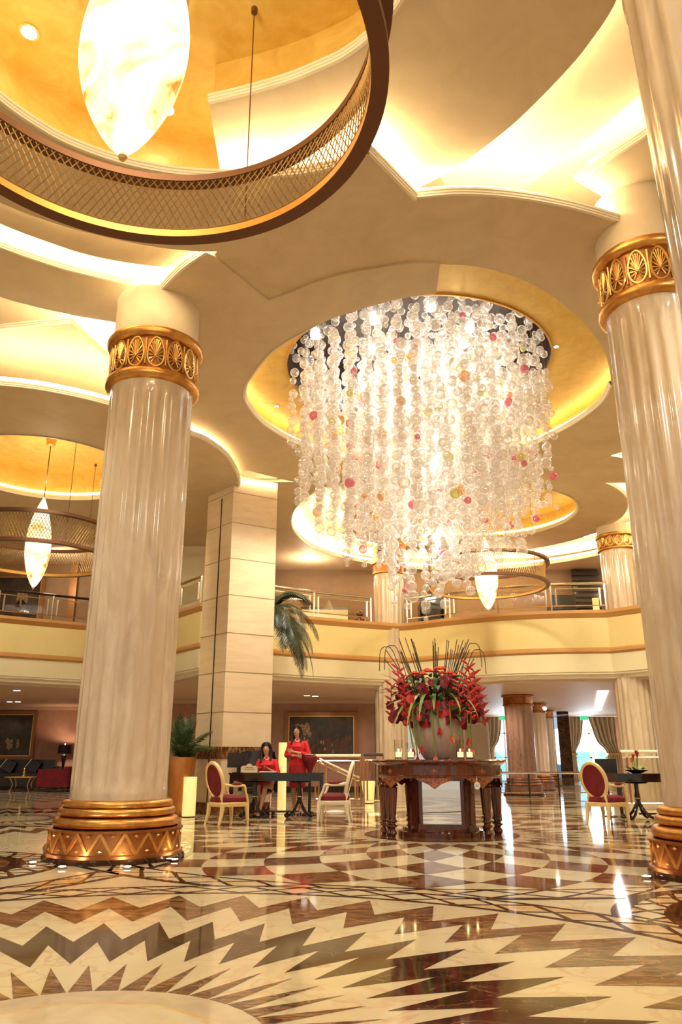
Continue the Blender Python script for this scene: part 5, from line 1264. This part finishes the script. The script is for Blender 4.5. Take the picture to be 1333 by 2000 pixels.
q = MB(); q.lathe([(.24, .62), (.225, .93)], 28, caps=False); q.build('lamp_shade', 'lampshade', tl)
q = MB(); q.ball((0, 0, .80), .06, 10, 8); q.build('bulb', 'bulb_soft', tl); q = MB(); q.lathe([(.02, .93), (.035, .97), (.02, 1.02)], 12); q.build('finial', 'chrome', tl)
light('POINT', 'lamp_light', (st.location.x, 29.75, 1.45), 45, (1, .62, .36), .06)

# ================================================================== FAR HALL: curtains, signs, board, spot
def curtain(pxs, Y, label, m='curtain'):
    """pxs: [(z, left px, right px)] outline of a tied-back curtain"""
    c = empty('curtain', (aty(pxs[0][1], 1450, Y)[0], Y, 0), 0, label, 'curtain'); n = 40; rows = cat([(z, a, b) for z, a, b in pxs], 4); q = MB(); vs = []
    for th in (0, .03):
        for z, a, b in rows:
            xa, xb = aty(a, 1450, Y)[0], aty(b, 1450, Y)[0]
            for i in range(n + 1):
                u = i / n; vs.append((xa + (xb - xa) * u - c.location.x, .09 * math.sin(u * 11 * PI) * min(1, (xb - xa) / 1.0) + th, z))
    W_ = n + 1; H_ = len(rows); fs = []
    for s0 in (0, H_ * W_):
        for j in range(H_ - 1):
            for i in range(n): a = s0 + j * W_ + i; fs.append((a, a + 1, a + W_ + 1, a + W_))
    q.add(vs, fs); q.build('drape', m, c)
    q = MB(); zt = pxs[-2][0]; xa, xb = aty(pxs[-2][1], 1450, Y)[0] - c.location.x, aty(pxs[-2][2], 1450, Y)[0] - c.location.x; q.box(xa - .03, xb + .03, -.13, .13, zt - .04, zt + .04); q.build('tieback', 'wood_trim', c, False)
curtain([(2.93, 935, 983), (2.4, 936, 981), (1.8, 938, 974), (1.25, 940, 960), (.1, 936, 966)], 37.0, 'tied back striped curtain left of the first hall window')
curtain([(2.93, 1104, 1144), (2.4, 1105, 1141), (1.8, 1108, 1134), (1.25, 1112, 1124), (.1, 1104, 1128)], 37.0, 'striped curtain on the left side of the second hall window')
curtain([(2.93, 1154, 1206), (2.4, 1160, 1206), (1.8, 1168, 1206), (1.25, 1186, 1208), (.1, 1182, 1210)], 37.0, 'wide striped curtain swept to the right of the second hall window')
for px, lb in ((983, 'small green exit sign above the first hall window'), (1141, 'small green exit sign above the second hall window')):
    q = MB(); x = aty(px, 1396, 36)[0]; e_ = empty('exit_sign', (x, 36, 2.72), 0, lb, 'sign'); q.box(-.18, .18, -.03, .03, 0, .18); q.build('panel', 'grey_green', e_, False); q = MB(); q.box(-.01, .01, -.01, .01, .18, .23); q.build('hanger', 'chrome', e_, False)
x = aty(931, 1450, 30)[0]; bd = empty('display_board', (x, 30, 0), 0, 'tall beige board with white rounded frame standing right behind the vase', 'board')
q = MB(); q.box(-.42, .42, -.02, .02, .25, 2.25); q.build('panel', 'paper', bd, False)
q = MB(); q.tube(cat([(-.44, 0, .2), (-.44, 0, 2.15), (-.34, 0, 2.28), (.34, 0, 2.28), (.44, 0, 2.15), (.44, 0, .2)], 3), .05, 8); q.build('frame', 'white', bd)
for sx in (-.3, .3): q = MB(); q.box(sx - .03, sx + .03, -.2, .2, 0, .25); q.build('foot', 'white', bd, False)
x, z = aty(1066, 1384, 27.5); sp_ = empty('ceiling_spotlight', (x, 27.5, 2.95), 0, 'white adjustable spotlight under the hall soffit beside the columns', 'spotlight')
q = MB(); q.lathe([(.06, -.02), (.06, 0)], 14); q.tube([(0, 0, -.02), (0, 0, -.12)], .015, 6); q.build('mount', 'white', sp_); q = MB(); q.tube([(.08, .05, -.08), (-.05, -.10, -.24)], [.06, .08], 14); q.build('head', 'white', sp_); q = MB(); q.ball((-.055, -.105, -.245), .06, 10, 6); q.build('lens', 'bulb_soft', sp_)
# upstairs: bust, dark louvres, door frame strip
x = aty(703, 1190, 22.9)[0]; bu = empty('bust', (x, 22.9, 4.75), 0, 'small reddish bust standing behind the balcony railing', 'statue')
q = MB(); q.lathe([(.16, 0), (.16, .04), (.08, .08), (.10, .14), (.20, .20), (.19, .26), (.07, .30), (.06, .33), (.10, .38), (.11, .46), (.06, .54), (.02, .56)], 18, sy=.8); q.build('figure', 'mahog', bu)
x0, x1 = aty(1117, 1110, 24.9)[0], aty(1168, 1110, 24.9)[0]; lo = empty('louvre_panel', ((x0 + x1) / 2, 24.9, 4.75), 0, 'dark slatted panel on the upstairs wall at right', 'panel')
q = MB(); q.box(-(x1 - x0) / 2, (x1 - x0) / 2, 0, .1, 0, 2.3); q.build('backing', 'black', lo, False)
q = MB()
for k in range(12): q.box(-(x1 - x0) / 2, (x1 - x0) / 2, -.05, .0, .1 + .18 * k, .2 + .18 * k)
q.build('slats', 'dark_metal', lo, False)
x = aty(146, 1120, 25.1)[0]; q = MB(); q.box(x - .12, x + .12, 25.05, 25.2, 4.75, 7.3); struct(q.build(trim_name(), 'frame_wood', smooth=False))
x0, x1 = aty(590, 1170, 24.6)[0], aty(680, 1170, 24.6)[0]; wi = empty('window_light_patch', ((x0 + x1) / 2, 24.9, 4.95), 0, 'pale panel standing in for window light behind the balcony railing left of the middle column', 'panel')
q = MB(); q.box(-(x1 - x0) / 2, (x1 - x0) / 2, 0, .05, 0, .75); q.build('pale_sheet', 'cream_wall', wi, False); q = MB(); q.box(-(x1 - x0) / 2 - .05, (x1 - x0) / 2 + .05, -.02, .06, .75, .83); q.build('top_edge', 'dark_metal', wi, False)  # added pale sheet, window light put into its colour
for px, lb in ((842, 'dark upholstered chair upstairs behind the railing left of the pendant'), (1098, 'dark upholstered chair upstairs behind the railing at the right')):
    x = aty(px, 1170, 22.3)[0]; a_ = empty('gallery_chair', (x, 22.4, 4.75), R(180), lb, 'chair')
    q = MB(); q.box(-.34, .34, -.3, .3, .18, .42); q.build('seat', 'leather', a_, False); q = MB(); q.box(-.34, .34, .2, .32, .42, .85); q.build('backrest', 'leather', a_, False)
    for sx in (-.3, .3): q = MB(); q.box(sx - .05, sx + .05, -.3, .3, .0, .6); q.build('armrest', 'leather', a_, False)
